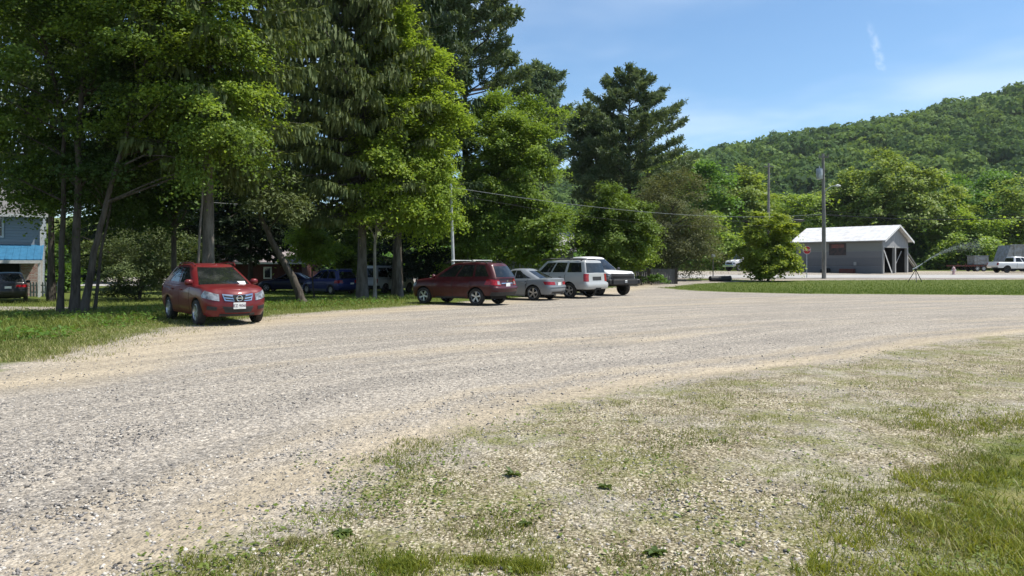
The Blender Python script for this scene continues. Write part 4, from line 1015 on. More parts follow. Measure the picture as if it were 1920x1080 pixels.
# --- bright red compact suv
sp = dict(L=4.65, W=.90, fo=.93, wb=2.69, wr=.345, paint=M['p_red'], sill=.27, fbot=.25, rbot=.36, spokes=6,
          top=[(0, .88), (.10, .925), (.3, .985), (.7, 1.035), (1.2, 1.07), (1.55, 1.085), (3.0, 1.10), (4.2, 1.15), (4.55, 1.14), (4.65, 1.10)],
          front=[(0, .10), (.15, .03), (.35, 0), (.6, .02), (.8, .05), (.93, .10), (1, .20)],
          cab=dict(f=(1.02, 2.02), r=(4.52, 4.0), w0=.845, w1=.625, roof=[(0, 1.60), (1.9, 1.60), (2.5, 1.645), (3.1, 1.65), (3.8, 1.60), (4.4, 1.53), (4.6, 1.5)], win=[(2.03, 2.40, 2.36, 2.06), (2.44, 2.74, 2.70, 2.40), (2.79, 2.97, 2.88, 2.75)]),
          doors=[(2.245, 2.50), (2.505, 2.735)], mirror=.20,
          patches=[dict(name='headlight', q=[(1.04, .60), (1.96, .69), (1.70, .92), (1.06, .84)], mat=M['lamp'], sides=(1, -1), off=.008, nu=10, nv=6),
                   dict(name='grille', q=[(-.78, .62), (.78, .62), (.92, .86), (-.92, .86)], mat=M['chrome'], off=.010, nu=14, nv=5),
                   dict(name='grille_mesh', q=[(-.72, .655), (-.26, .645), (-.34, .70), (-.78, .715)], mat=M['trim'], off=.014, sides=(1, -1)),
                   dict(name='grille_mesh', q=[(-.80, .755), (-.34, .745), (-.40, .80), (-.85, .815)], mat=M['trim'], off=.014, sides=(1, -1)),
                   dict(name='lower_grille', q=[(-.78, .16), (.78, .16), (.92, .40), (-.92, .40)], mat=M['trim'], off=.006, nu=14),
                   dict(name='fog_light', q=[(1.18, .24), (1.62, .26), (1.58, .40), (1.15, .38)], mat=M['trim'], sides=(1, -1)),
                   dict(name='bumper_lip', q=[(-1.1, .02), (1.1, .02), (1.05, .10), (-1.05, .10)], mat=M['trim'], off=.012, nu=14, nv=2),
                   dict(name='tail_light', q=[(3.1, .58), (4.3, .60), (4.2, .86), (3.1, .84)], mat=M['tail'], sides=(1, -1), off=.008)])
t, (bd, cb, off) = car('compact_suv', 'bright red compact suv with a chrome grille facing the gravel lot', 'suv', -8.72, 21.75, -51, sp)
plate(t, bd, off, 0, .44, 'JEZ 9060', False, .33, .17)
p, n_ = at_surf(bd, off, 0, .735, .03)
mb = MB(); mb.prism([(0, -.17, .09), (0, .17, .09), (0, .12, -.09), (0, -.12, -.09)], (0, 0, 0), (-.02, 0, 0)); o = mb.build('grille_shield', M['trim'], t); o.location = p
mb = MB(); mb.tube([(0, .075 * math.cos(a), .075 * math.sin(a)) for a in np.linspace(0, 2 * PI, 21)], .012, 6, False); mb.box((0, 0, 0), (.02, .19, .035), 0, .004); o2 = mb.build('emblem', M['chrome'], o, 40); o2.location = (.012, 0, 0)
for sg in (1, -1):
    mb = MB(); mb.tube([(.25, sg * .56, 1.60), (.12, sg * .57, 1.675), (-.6, sg * .575, 1.70), (-1.2, sg * .56, 1.665), (-1.35, sg * .55, 1.60)], .022, 6); mb.build('roof_rail', M['p_red'], t, 40)
p, n_ = at_surf(cb, off, .75, .11, .010)
mb = MB(); mb.box((0, 0, 0), (.17, .26, .006), 0); o = mb.build('dashboard_paper', M['plate'], t); o.location = p; o.rotation_euler = (0, math.radians(38), 0)

# --- dark red wagon suv with roof bars
sp = dict(L=4.60, W=.90, fo=.93, wb=2.64, wr=.345, paint=M['p_wine'], sill=.27, fbot=.28, rbot=.40, spokes=5,
          top=[(0, .84), (.12, .92), (.4, .99), (.9, 1.04), (1.45, 1.08), (3.2, 1.09), (4.2, 1.12), (4.6, 1.10)],
          rear=[(0, .10), (.18, .02), (.42, 0), (.5, .05), (.7, .09), (1, .13)],
          cab=dict(f=(1.10, 2.05), r=(4.52, 4.18), w0=.84, w1=.64, roof=[(0, 1.63), (2.0, 1.63), (2.5, 1.69), (3.4, 1.70), (4.2, 1.65), (4.6, 1.62)], win=[(2.03, 2.36, 2.33, 2.06), (2.39, 2.68, 2.66, 2.36), (2.72, 2.96, 2.92, 2.70)], rwt=(.10, .84)),
          doors=[(2.235, 2.50), (2.505, 2.74)], mirror=.21,
          patches=[dict(name='headlight', q=[(1.05, .62), (1.98, .66), (1.9, .88), (1.08, .84)], mat=M['lamp'], sides=(1, -1), off=.008),
                   dict(name='grille', q=[(-.7, .56), (.7, .56), (.8, .82), (-.8, .82)], mat=M['trim'], off=.008),
                   dict(name='tail_light', q=[(2.93, .60), (4.28, .56), (4.16, .94), (2.97, .90)], mat=M['tail'], sides=(1, -1), off=.012, nu=12),
                   dict(name='reversing_lamp', q=[(3.98, .62), (4.24, .62), (4.18, .80), (3.98, .80)], mat=M['lamp'], sides=(1, -1), off=.018),
                   dict(name='bumper_top', q=[(3.3, .40), (6.7, .40), (6.7, .48), (3.3, .48)], mat=M['p_wine'], off=.035, nu=20, nv=3),
                   dict(name='lower_cladding', q=[(3.0, .0), (7.0, .0), (7.0, .20), (3.0, .20)], mat=M['trim'], off=.010, nu=24, nv=3),
                   dict(name='sill_cladding', q=[(2.26, .0), (2.72, .0), (2.72, .09), (2.26, .09)], mat=M['trim'], off=.012, sides=(1, -1), nv=2),
                   dict(name='tailgate_trim', q=[(4.35, .66), (5.65, .66), (5.6, .71), (4.4, .71)], mat=M['chrome'], off=.012, nu=8, nv=2)])
t, (bd, cb, off) = car('wagon_suv', 'dark wine red wagon with pale roof bars, nose in the grass', 'suv', -2.10, 31.0, 148, sp)
plate(t, bd, off, 5, .58, '', True, .31, .16)
for sg in (1, -1):
    mb = MB(); mb.tube([(.35, sg * .60, 1.66), (.25, sg * .60, 1.735), (-1.55, sg * .60, 1.735), (-1.70, sg * .59, 1.66)], .022, 6)
    rl = mb.build('roof_rail', M['trim'], t, 40)
for x in (.0, -1.05):
    mb = MB(); mb.box((x, 0, 1.79), (.10, 1.38, .045), 0, .02); mb.box((x, .60, 1.755), (.12, .06, .05)); mb.box((x, -.60, 1.755), (.12, .06, .05)); mb.build('roof_bar', M['bar'], t, 40)
mb = MB(); mb.box((0, 0, 0), (.02, .32, .1), 0, .004); o = mb.build('badge', M['chrome'], t); p, _ = at_surf(bd, off, 5, .80, .012); o.location = p; o.scale = (1, .28, .5)

# --- grey saloon
sp = dict(L=4.62, W=.90, fo=.85, wb=2.83, wr=.335, paint=M['p_grey'], sill=.20, fbot=.20, rbot=.28, spokes=5, rimf=.72,
          top=[(0, .62), (.2, .74), (.6, .83), (1.3, .92), (1.7, .94), (3.3, .975), (3.9, .985), (4.45, .985), (4.62, .95)],
          front=[(0, .08), (.2, 0), (.5, .02), (.8, .10), (1, .30)], rear=[(0, .12), (.2, .02), (.42, 0), (.6, .03), (.85, .06), (1, .05)],
          cab=dict(f=(1.30, 2.20), r=(4.12, 3.22), w0=.815, w1=.58, roof=[(0, 1.38), (2.2, 1.385), (2.6, 1.42), (3.0, 1.415), (3.5, 1.36), (4.2, 1.28)], win=[(2.02, 2.46, 2.42, 2.10), (2.49, 2.90, 2.72, 2.46)], bow=(.14, .10), rc=(.2, .2), rwt=(.06, .88)),
          doors=[(2.25, 2.50), (2.505, 2.75)], mirror=.22,
          patches=[dict(name='headlight', q=[(1.05, .66), (1.95, .70), (1.85, .90), (1.08, .88)], mat=M['lamp'], sides=(1, -1), off=.008),
                   dict(name='tail_light', q=[(3.0, .62), (4.45, .62), (4.4, .82), (2.98, .82)], mat=M['tail'], sides=(1, -1), off=.008, nu=12),
                   dict(name='bumper_top', q=[(3.2, .46), (6.8, .46), (6.8, .53), (3.2, .53)], mat=M['p_grey'], off=.03, nu=20, nv=3),
                   dict(name='bumper_insert', q=[(4.1, .05), (5.9, .05), (5.9, .18), (4.1, .18)], mat=M['trim'], off=.008)])
t, (bd, cb, off) = car('saloon_car', 'grey four door saloon parked between the dark red wagon and the silver boxy suv', 'car', .17, 35.2, 149, sp)
plate(t, bd, off, 5, .68, '', True, .31, .14)
for sg in (.35, -.35):
    mb = MB(); mb.lathe([(.03, -.06), (.04, -.06), (.04, .06), (.03, .06)], 12, 'z'); o = mb.build('exhaust_pipe', M['chrome'], t); o.rotation_euler = (0, PI / 2, 0); o.location = (-2.27, sg, .27)

# --- silver white boxy suv
sp = dict(L=4.79, W=.95, fo=.92, wb=2.78, wr=.37, paint=M['p_silver'], sill=.34, fbot=.36, rbot=.44, spokes=5, arch=1.2, rc=(.25, .12), bow=(.06, .04), taper=(.02, .01),
          top=[(0, 1.02), (.2, 1.06), (1.4, 1.14), (1.8, 1.17), (4.6, 1.20), (4.79, 1.19)],
          rear=[(0, .06), (.18, 0), (.36, 0), (.42, .05), (.7, .07), (1, .08)],
          wprof=[(-.3, .94), (0, .95), (.3, .99), (.6, 1.0), (.85, .985), (1, .95)],
          cab=dict(f=(1.45, 2.10), r=(4.70, 4.52), w0=.90, w1=.76, roof=[(0, 1.76), (2.1, 1.78), (2.7, 1.82), (4.4, 1.81), (4.7, 1.79)], win=[(2.03, 2.30, 2.29, 2.05), (2.335, 2.60, 2.60, 2.325), (2.655, 2.95, 2.945, 2.655)], bow=(.08, .03), rc=(.16, .10), wt=(.14, .84), rwt=(.10, .84)),
          doors=[(2.25, 2.50), (2.505, 2.735)], mirror=.22, handle=M['trim'], mirror_mat=M['trim'], rim=M['alloy'],
          patches=[dict(name='headlight', q=[(1.05, .66), (1.9, .66), (1.9, .88), (1.05, .88)], mat=M['lamp'], sides=(1, -1)),
                   dict(name='tail_light', q=[(3.05, .50), (4.16, .50), (4.16, .98), (3.05, .98)], mat=M['tail'], sides=(1, -1), off=.014, nu=10),
                   dict(name='bumper', q=[(2.93, .06), (7.07, .06), (7.07, .38), (2.93, .38)], mat=M['p_silver'], off=.05, nu=26, nv=5),
                   dict(name='tow_hitch', q=[(4.72, .0), (5.28, .0), (5.28, .12), (4.72, .12)], mat=M['under'], off=.07, nu=4, nv=3),
                   dict(name='plate_recess', q=[(4.55, .56), (5.45, .56), (5.45, .80), (4.55, .80)], mat=M['trim'], off=.006)])
t, (bd, cb, off) = car('boxy_suv', 'silver white boxy suv with black roof rails beside the white pickup', 'suv', 2.25, 37.5, 140, sp)
for sg in (1, -1):
    mb = MB(); mb.tube([(.45, sg * .66, 1.80), (.35, sg * .66, 1.885), (-1.85, sg * .66, 1.885), (-2.0, sg * .66, 1.80)], .026, 6); mb.build('roof_rail', M['trim'], t, 40)
for x in (-.1, -1.3):
    mb = MB(); mb.box((x, 0, 1.915), (.08, 1.45, .035), 0, .012); mb.build('roof_bar', M['trim'], t, 40)

# --- white pickup with black steel bumper
sp = dict(L=5.75, W=1.0, fo=.98, wb=3.55, wr=.43, wwid=.30, paint=M['p_white'], sill=.52, fbot=.62, rbot=.62, spokes=6, arch=1.2, rim=M['alloy_dark'], rc=(.22, .12), bow=(.08, .03), taper=(.02, .01),
          top=[(0, 1.17), (.15, 1.23), (.4, 1.26), (1.2, 1.30), (1.75, 1.32), (3.6, 1.34), (3.75, 1.36), (5.75, 1.37)],
          front=[(0, .16), (.2, .08), (.5, .03), (.75, .02), (.9, .05), (1, .12)], wprof=[(-.3, .95), (0, .95), (.3, .99), (.6, 1.0), (.85, .97), (1, .92)],
          cab=dict(f=(1.30, 2.25), r=(3.70, 3.55), w0=.90, w1=.72, roof=[(0, 1.98), (2.3, 1.98), (2.7, 2.03), (3.4, 2.03), (3.7, 2.0)], win=[(2.04, 2.46, 2.44, 2.10), (2.52, 2.92, 2.90, 2.50)], bow=(.12, .03), rc=(.18, .08)),
          doors=[(2.24, 2.42), (2.425, 2.58)], mirror=.23, mirror_mat=M['trim'], handle=M['trim'],
          patches=[dict(name='grille', q=[(-.98, .34), (.98, .34), (.98, .90), (-.98, .90)], mat=M['trim'], off=.02, nu=12),
                   dict(name='grille_bar', q=[(-.8, .52), (.8, .52), (.8, .70), (-.8, .70)], mat=M['under'], off=.028, nu=12),
                   dict(name='headlight', q=[(1.04, .36), (1.80, .36), (1.80, .86), (1.04, .86)], mat=M['trim'], sides=(1, -1), off=.012),
                   dict(name='headlight_lens', q=[(1.16, .42), (1.66, .42), (1.66, .58), (1.16, .58)], mat=M['lamp'], sides=(1, -1), off=.02),
                   dict(name='headlight_lens', q=[(1.16, .64), (1.66, .64), (1.66, .80), (1.16, .80)], mat=M['lamp'], sides=(1, -1), off=.02),
                   dict(name='tail_light', q=[(3.05, .45), (4.1, .45), (4.1, .9), (3.05, .9)], mat=M['tail'], sides=(1, -1))])
t, (bd, cb, off) = car('pickup_truck', 'white pickup parked nose out with a big black winch bumper', 'pickup truck', 4.30, 41.0, -58, sp)
mb = MB(); mb.box((2.84, 0, .72), (.26, 1.7, .30), 0, .05); mb.box((2.72, .93, .73), (.34, .34, .26), math.radians(-32), .04); mb.box((2.72, -.93, .73), (.34, .34, .26), math.radians(32), .04); bm_ = mb.build('steel_bumper', M['trim'], t, 40)
mb = MB(); mb.box((2.985, 0, .74), (.03, .16, .13), 0, .01); mb.build('winch_fairlead', M['alloy'], bm_)
mb = MB(); mb.box((2.86, 0, .872), (.2, 1.62, .006), 0); mb.build('bumper_tread', M['alloy'], bm_)
mb = MB(); mb.box((-1.86, 0, 1.375), (1.9, 1.7, .02), 0); mb.build('bed_shade_sheet', M['trim'], t)  # black sheet stands in for the shade of the open bed

# --- deep blue minivan on the lawn
sp = dict(L=4.90, W=.96, fo=.95, wb=2.95, wr=.325, paint=M['p_blue'], sill=.22, fbot=.24, rbot=.34, spokes=7,
          top=[(0, .66), (.3, .80), (.9, .96), (1.3, 1.02), (3.0, 1.06), (4.6, 1.08), (4.9, 1.06)],
          rear=[(0, .10), (.2, .01), (.42, 0), (.48, .06), (.7, .09), (1, .14)],
          cab=dict(f=(.95, 2.05), r=(4.78, 4.35), w0=.89, w1=.68, roof=[(0, 1.66), (2.0, 1.67), (2.8, 1.74), (4.2, 1.73), (4.8, 1.69)], win=[(2.03, 2.32, 2.30, 2.08), (2.35, 2.64, 2.63, 2.33), (2.67, 2.96, 2.93, 2.66)], rwt=(.12, .82)),
          doors=[(2.225, 2.46), (2.465, 2.72)], mirror=.2,
          patches=[dict(name='headlight', q=[(1.05, .64), (1.95, .68), (1.85, .90), (1.08, .86)], mat=M['lamp'], sides=(1, -1)),
                   dict(name='tail_light', q=[(2.94, .62), (4.30, .64), (4.22, .92), (2.97, .90)], mat=M['tail'], sides=(1, -1), off=.012, nu=10),
                   dict(name='bumper_top', q=[(3.2, .38), (6.8, .38), (6.8, .47), (3.2, .47)], mat=M['p_blue'], off=.05, nu=20, nv=3),
                   dict(name='sill_cladding', q=[(2.2, .0), (2.76, .0), (2.76, .20), (2.2, .20)], mat=simple('grey_cladding', (.09, .10, .11), .6), sides=(1, -1), off=.008)])
t, (bd, cb, off) = car('minivan', 'deep blue minivan on the grass behind the leaning trunk, red tail lamps', 'minivan', -13.3, 54.3, 139, sp)
plate(t, bd, off, 5.35, .56, '', True)
for sg in (1, -1):
    mb = MB(); mb.tube([(.2, sg * .62, 1.72), (.1, sg * .62, 1.785), (-1.8, sg * .62, 1.78), (-1.95, sg * .62, 1.71)], .024, 6); mb.build('roof_rail', M['alloy'], t, 40)

# --- charcoal suv by the house
sp = dict(L=4.6, W=.92, fo=.92, wb=2.67, wr=.35, paint=M['p_black'], sill=.28, fbot=.27, rbot=.36, spokes=5,
          top=[(0, .80), (.3, .92), (.8, 1.0), (1.4, 1.06), (3.2, 1.10), (4.4, 1.13), (4.6, 1.10)],
          cab=dict(f=(1.12, 2.0), r=(4.5, 4.05), w0=.85, w1=.65, roof=[(0, 1.62), (2.0, 1.62), (2.6, 1.68), (3.6, 1.66), (4.5, 1.6)], win=[(2.03, 2.38, 2.35, 2.06), (2.41, 2.7, 2.68, 2.38), (2.74, 2.95, 2.9, 2.71)]),
          doors=[(2.235, 2.5), (2.505, 2.74)], mirror=.21,
          patches=[dict(name='headlight', q=[(1.05, .66), (1.95, .70), (1.85, .86), (1.08, .84)], mat=M['lamp'], sides=(1, -1)), dict(name='grille', q=[(-.85, .5), (.85, .5), (.95, .8), (-.95, .8)], mat=M['under']),
                   dict(name='tail_light', q=[(3.0, .64), (4.45, .70), (4.40, .84), (3.0, .86)], mat=M['tail'], sides=(1, -1), off=.01, nu=10),
                   dict(name='bumper_insert', q=[(3.5, .02), (6.5, .02), (6.5, .2), (3.5, .2)], mat=M['trim'], off=.01, nu=16)])
t, (bd, cb, off) = car('parked_suv', 'charcoal suv cut by the left edge of the photo, before the blue roofed house', 'suv', -28.7, 42.6, 123, sp)
plate(t, bd, off, 5, .66, '', True)

# --- silver van and navy car deep in the shade
sp = dict(L=5.0, W=.98, fo=.9, wb=3.0, wr=.35, paint=M['p_silver'], sill=.30, fbot=.34, rbot=.38, spokes=6, rim=M['alloy_dark'], rc=(.3, .12), bow=(.08, .03),
          top=[(0, .85), (.3, .98), (.8, 1.04), (1.2, 1.08), (4.9, 1.10), (5.0, 1.1)],
          cab=dict(f=(.85, 1.55), r=(4.93, 4.75), w0=.93, w1=.78, roof=[(0, 1.92), (1.6, 1.93), (2.2, 2.0), (4.6, 2.0), (5, 1.98)], win=[(2.03, 2.26, 2.25, 2.05), (2.30, 2.62, 2.62, 2.29), (2.66, 2.96, 2.95, 2.66)], rc=(.2, .1), bow=(.1, .03)),
          doors=[(2.23, 2.46), (2.465, 2.73)], mirror=.2,
          patches=[dict(name='tail_light', q=[(3.1, .5), (4.1, .5), (4.1, .95), (3.1, .95)], mat=M['tail'], sides=(1, -1)), dict(name='headlight', q=[(1.05, .6), (1.9, .6), (1.9, .85), (1.05, .85)], mat=M['lamp'], sides=(1, -1)),
                   dict(name='bumper', q=[(2.95, .05), (7.05, .05), (7.05, .3), (2.95, .3)], mat=M['trim'], off=.05, nu=20)])
car('silver_van', 'silver van half hidden behind two trunks right of the blue minivan', 'van', -9.4, 56.5, 62, sp)
sp = dict(L=4.7, W=.90, fo=.9, wb=2.75, wr=.32, paint=M['p_navy'], sill=.22, fbot=.22, rbot=.30, spokes=7,
          top=[(0, .64), (.3, .76), (.8, .86), (1.4, .94), (3.6, .98), (4.7, .96)],
          cab=dict(f=(1.3, 2.2), r=(4.2, 3.3), w0=.82, w1=.6, roof=[(0, 1.40), (2.2, 1.40), (2.7, 1.45), (3.2, 1.44), (4.2, 1.3)], win=[(2.02, 2.46, 2.42, 2.10), (2.49, 2.88, 2.72, 2.46)]),
          doors=[(2.25, 2.5), (2.505, 2.75)], mirror=.22,
          patches=[dict(name='tail_light', q=[(3.1, .62), (4.3, .62), (4.3, .82), (3.1, .82)], mat=M['tail'], sides=(1, -1)), dict(name='headlight', q=[(1.05, .66), (1.95, .7), (1.85, .9), (1.08, .88)], mat=M['lamp'], sides=(1, -1))])
car('navy_car', 'navy car in deep shade before the red house, left of the leaning trunk', 'car', -17.6, 58.5, 178, sp)

# --- white work truck far across the road
def work_truck():
    x, y = K(1366, 99), 99
    t = thing('work_truck', 'white work truck with a flat bed, parked far back left of the round maple', 'truck', (x, y, G(x, y)), math.radians(208))
    W = 1.02
    sp = dict(L=3.0)
    zt = smooth_prof([(0, 1.28), (.3, 1.38), (.9, 1.46), (1.3, 1.5), (3.0, 1.52)], .05)
    fp = np.array([(0, .1), (.4, 0), (.8, .05), (1, .2)])
    def zb(u):
        d = abs(u - .95); return max(.55, .5 + math.sqrt(max(0, .6 ** 2 - d * d))) if d < .6 else .6
    body = Shell(lambda q: float(np.interp(q, fp[:, 0], fp[:, 1])), lambda q: 3.0, lambda z: np.interp(z, [0, .5, .9, 1], [.97, 1, .97, .92]), zb, zt, (.1, .01), (.3, .05), (.1, 0), W, .6, .03)
    body.build('body', [M['p_white'], M['under']], t, [0, .1, .25, .5, .75, .9, 1], ns=(5, 5, 30, 3, 4))
    cab = Shell(lambda q: 1.2 + .75 * q, lambda q: 3.0 - .06 * q, lambda z: np.interp(z, [0, .9, 1], [1, .86, .8]), lambda u: float(zt(u)) - .03, lambda u: 2.28, (.12, .01), (.2, .06), (0, 0), .95, None, .04)
    cab.build('cabin', [M['p_white'], M['under']], t, [0, .2, .5, .8, .92, 1], ns=(4, 4, 14, 3, 3))
    cab.patch('windshield', [(-1.3, .1), (1.3, .1), (1.2, .88), (-1.2, .88)], M['glass'], t)
    for sg in (1, -1):
        cab.patch('side_window', [(2.08, .12), (2.8, .12), (2.78, .84), (2.12, .84)], M['glass'], t, side=sg)
        body.patch('door', [(2.45, .1), (2.95, .1), (2.95, .97), (2.45, .97)], M['p_white'], t, side=sg)
        body.patch('headlight', [(1.1, .45), (1.7, .45), (1.7, .7), (1.1, .7)], M['lamp'], t, side=sg)
    body.patch('grille', [(-.9, .35), (.9, .35), (.9, .8), (-.9, .8)], M['trim'], t)
    mb = MB(); mb.box((.02, 0, .72), (.22, 2.05, .34), 0, .05); mb.build('bumper', M['chrome'], t, 40)
    mb = MB(); mb.box((-3.6, 0, .75), (5.6, .8, .25)); mb.build('chassis', M['under'], t)
    mb = MB(); mb.box((-5.0, 0, 1.15), (3.9, 2.2, .16), 0, .02); mb.build('flat_bed', M['p_white'], t)
    mb = MB(); mb.box((-3.35, 0, 1.55), (.6, 2.1, 1.0), 0, .06); mb.build('tool_box', M['p_white'], t)
    mb = MB(); mb.tube([(-3.3, 0, 2.0), (-3.4, 0, 2.55), (-5.3, 0, 1.6)], .09, 8); mb.build('boom_arm', M['p_white'], t)
    mb = MB(); mb.box((-2.3, 0, 2.38), (.35, 1.2, .12), 0, .05); mb.build('beacon_bar', M['amber'], t)
    for sg in (1, -1):
        mb = MB(); mb.box((-1.35, sg * 1.12, 1.75), (.12, .16, .42), 0, .04); mb.build('wing_mirror', M['trim'], t)
    s2 = dict(W=1.04, wr=.46, wwid=.28, wx=(-.95, -5.4), spokes=6); add_wheels(t, s2)
work_truck()

# --- white pickup at the right edge and the dump body behind it
sp = dict(L=5.8, W=1.0, fo=.98, wb=3.6, wr=.40, paint=M['p_white'], sill=.50, fbot=.5, rbot=.58, spokes=6, rim=M['alloy_dark'], rc=(.22, .10), bow=(.08, .03), taper=(.02, .01), arch=1.2,
          top=[(0, 1.05), (.3, 1.14), (1.2, 1.2), (1.75, 1.22), (3.7, 1.24), (5.8, 1.26)],
          cab=dict(f=(1.35, 2.2), r=(3.75, 3.6), w0=.9, w1=.72, roof=[(0, 1.82), (2.2, 1.82), (2.7, 1.88), (3.75, 1.85)], win=[(2.04, 2.46, 2.44, 2.10), (2.52, 2.92, 2.90, 2.50)], bow=(.12, .03), rc=(.18, .08)),
          doors=[(2.24, 2.42), (2.425, 2.58)], mirror=.23, patches=[dict(name='tail_light', q=[(3.05, .45), (4.1, .45), (4.1, .9), (3.05, .9)], mat=M['tail'], sides=(1, -1)), dict(name='headlight', q=[(1.05, .6), (1.8, .6), (1.8, .85), (1.05, .85)], mat=M['lamp'], sides=(1, -1)),
                                                                                          dict(name='bumper', q=[(3.6, .03), (6.4, .03), (6.4, .22), (3.6, .22)], mat=M['chrome'], off=.06, nu=14)])
x = K(1906, 88.5)
t, (bd, cb, off) = car('pickup_truck', 'white pickup at the right edge of the photo, only its rear bed in view', 'pickup truck', x, 88.5, 2, sp)
mb = MB(); mb.box((-1.92, 0, 1.275), (1.7, 1.65, .02)); mb.build('bed_shade_sheet', M['trim'], t)  # flat black sheet in place of the shaded bed opening
M['dump_grey'] = simple('dump_body_grey', (.30, .32, .33), .55, .3, .35, 3, c2=(.20, .19, .17))
M['rust_red'] = simple('red_oxide', (.16, .03, .022), .7, .1, .4, 5, c2=(.09, .04, .03))
def dump_body():
    x, y = K(1873, 96), 96
    t = thing('dump_trailer', 'grey steel dump body with a slanted end, behind the white pickup at the right edge', 'trailer', (x, y, G(x, y)))
    mb = MB(); mb.prism([(0, -1.2, 1.25), (.75, -1.2, 3.35), (6.2, -1.2, 3.35), (6.2, -1.2, 1.25)], (0, 0, 0), (0, 2.4, 0)); bd_ = mb.build('hopper', M['dump_grey'], t)
    for k in range(5): 
        mb = MB(); mb.box((1.2 + k * 1.15, -1.235, 2.3), (.14, .07, 1.95)); mb.build('rib', M['dump_grey'], bd_)
    mb = MB(); mb.box((3.45, -1.25, 3.38), (5.6, .12, .14)); mb.build('top_rail', M['dump_grey'], bd_)
    mb = MB(); mb.box((3.2, 0, 1.05), (6, .9, .24)); mb.build('chassis', M['under'], t)
    add_wheels(t, dict(W=1.1, wr=.5, wwid=.3, wx=(1.2, 2.35), spokes=6, rim=M['alloy_dark']))
dump_body()
def red_trailer():
    x, y = K(1832, 97), 97
    t = thing('utility_trailer', 'low rusty red trailer carrying a grey box, between barn and dump body', 'trailer', (x, y, G(x, y)), .05)
    mb = MB(); mb.box((-1.2, 0, .72), (4.6, 1.9, .16)); [mb.box((-3.2 + k * 1.0, -.95, .86), (.08, .08, .34)) for k in range(3)]; mb.build('flat_deck', M['rust_red'], t)
    mb = MB(); mb.box((.1, 0, 1.42), (1.9, 1.5, 1.15), 0, .06); mb.box((.1, 0, 2.02), (2.0, 1.6, .07)); mb.build('tool_box', M['dump_grey'], t)
    mb = MB(); mb.tube([(1.1, 0, .7), (2.0, 0, .62)], .07, 6); mb.build('draw_bar', M['rust_red'], t)
    add_wheels(t, dict(W=1.0, wr=.36, wwid=.22, wx=(-.6, .25), spokes=6, rim=M['alloy']))
red_trailer()
# ------------------------------------------------------------------ buildings
def planks(name, c1, c2, axis='x', width=.2, rough=.85):
    """boards: each board a slightly different tone, with dark joints"""
    m, nt, b = new_mat(name); tc = N(nt, 'ShaderNodeTexCoord'); sp = N(nt, 'ShaderNodeSeparateXYZ'); L(nt, tc.outputs['Object'], sp.inputs[0])
    v = sp.outputs['XYZ'.index(axis.upper())]
    k = mth(nt, 'DIVIDE', v, width); fl = mth(nt, 'FLOOR', k); fr = mth(nt, 'FRACT', k)
    wn = N(nt, 'ShaderNodeTexWhiteNoise'); wn.noise_dimensions = '1D'; L(nt, fl, wn.inputs['W'])
    nz = noise(nt, tc.outputs['Object'], 3, 4)
    col = mixc(nt, mth(nt, 'ADD', mth(nt, 'MULTIPLY', wn.outputs[0], .6), mth(nt, 'MULTIPLY', nz, .4)), c1, c2)
    L(nt, col, b.inputs['Base Color']); b.inputs['Roughness'].default_value = rough
    j = mth(nt, 'MULTIPLY', mrange(nt, fr, 0, .08, 0, 1), mrange(nt, fr, .92, 1, 1, 0)); bump(nt, b, j, .9, .03)
    return m
def rotthing(name, label, cat, x, y, ang): return thing(name, label, cat, (x, y, G(x, y)), ang)

M['barn_wall'] = planks('weathered_board', (.115, .115, .12), (.175, .175, .18), 'z', .9)
M['barn_band'] = planks('weathered_board_light', (.16, .165, .155), (.21, .215, .20), 'z', .9)
M['barn_gable'] = planks('vertical_board', (.24, .24, .245), (.34, .34, .345), 'x', .45)
M['post_grey'] = simple('weathered_post', (.34, .335, .325), .85, 0, .25, 4, stretch=(1, 1, .2))
M['white_metal'] = simple('white_sheet_metal', (.66, .66, .655), .5, 0, .08, 1.3, bmp=.05, c2=(.50, .485, .46), stretch=(1, 2.5, 1))
M['dark_in'] = simple('dark_interior', (.018, .017, .016), .95)  # near-black colour that carries the shade of the interiors

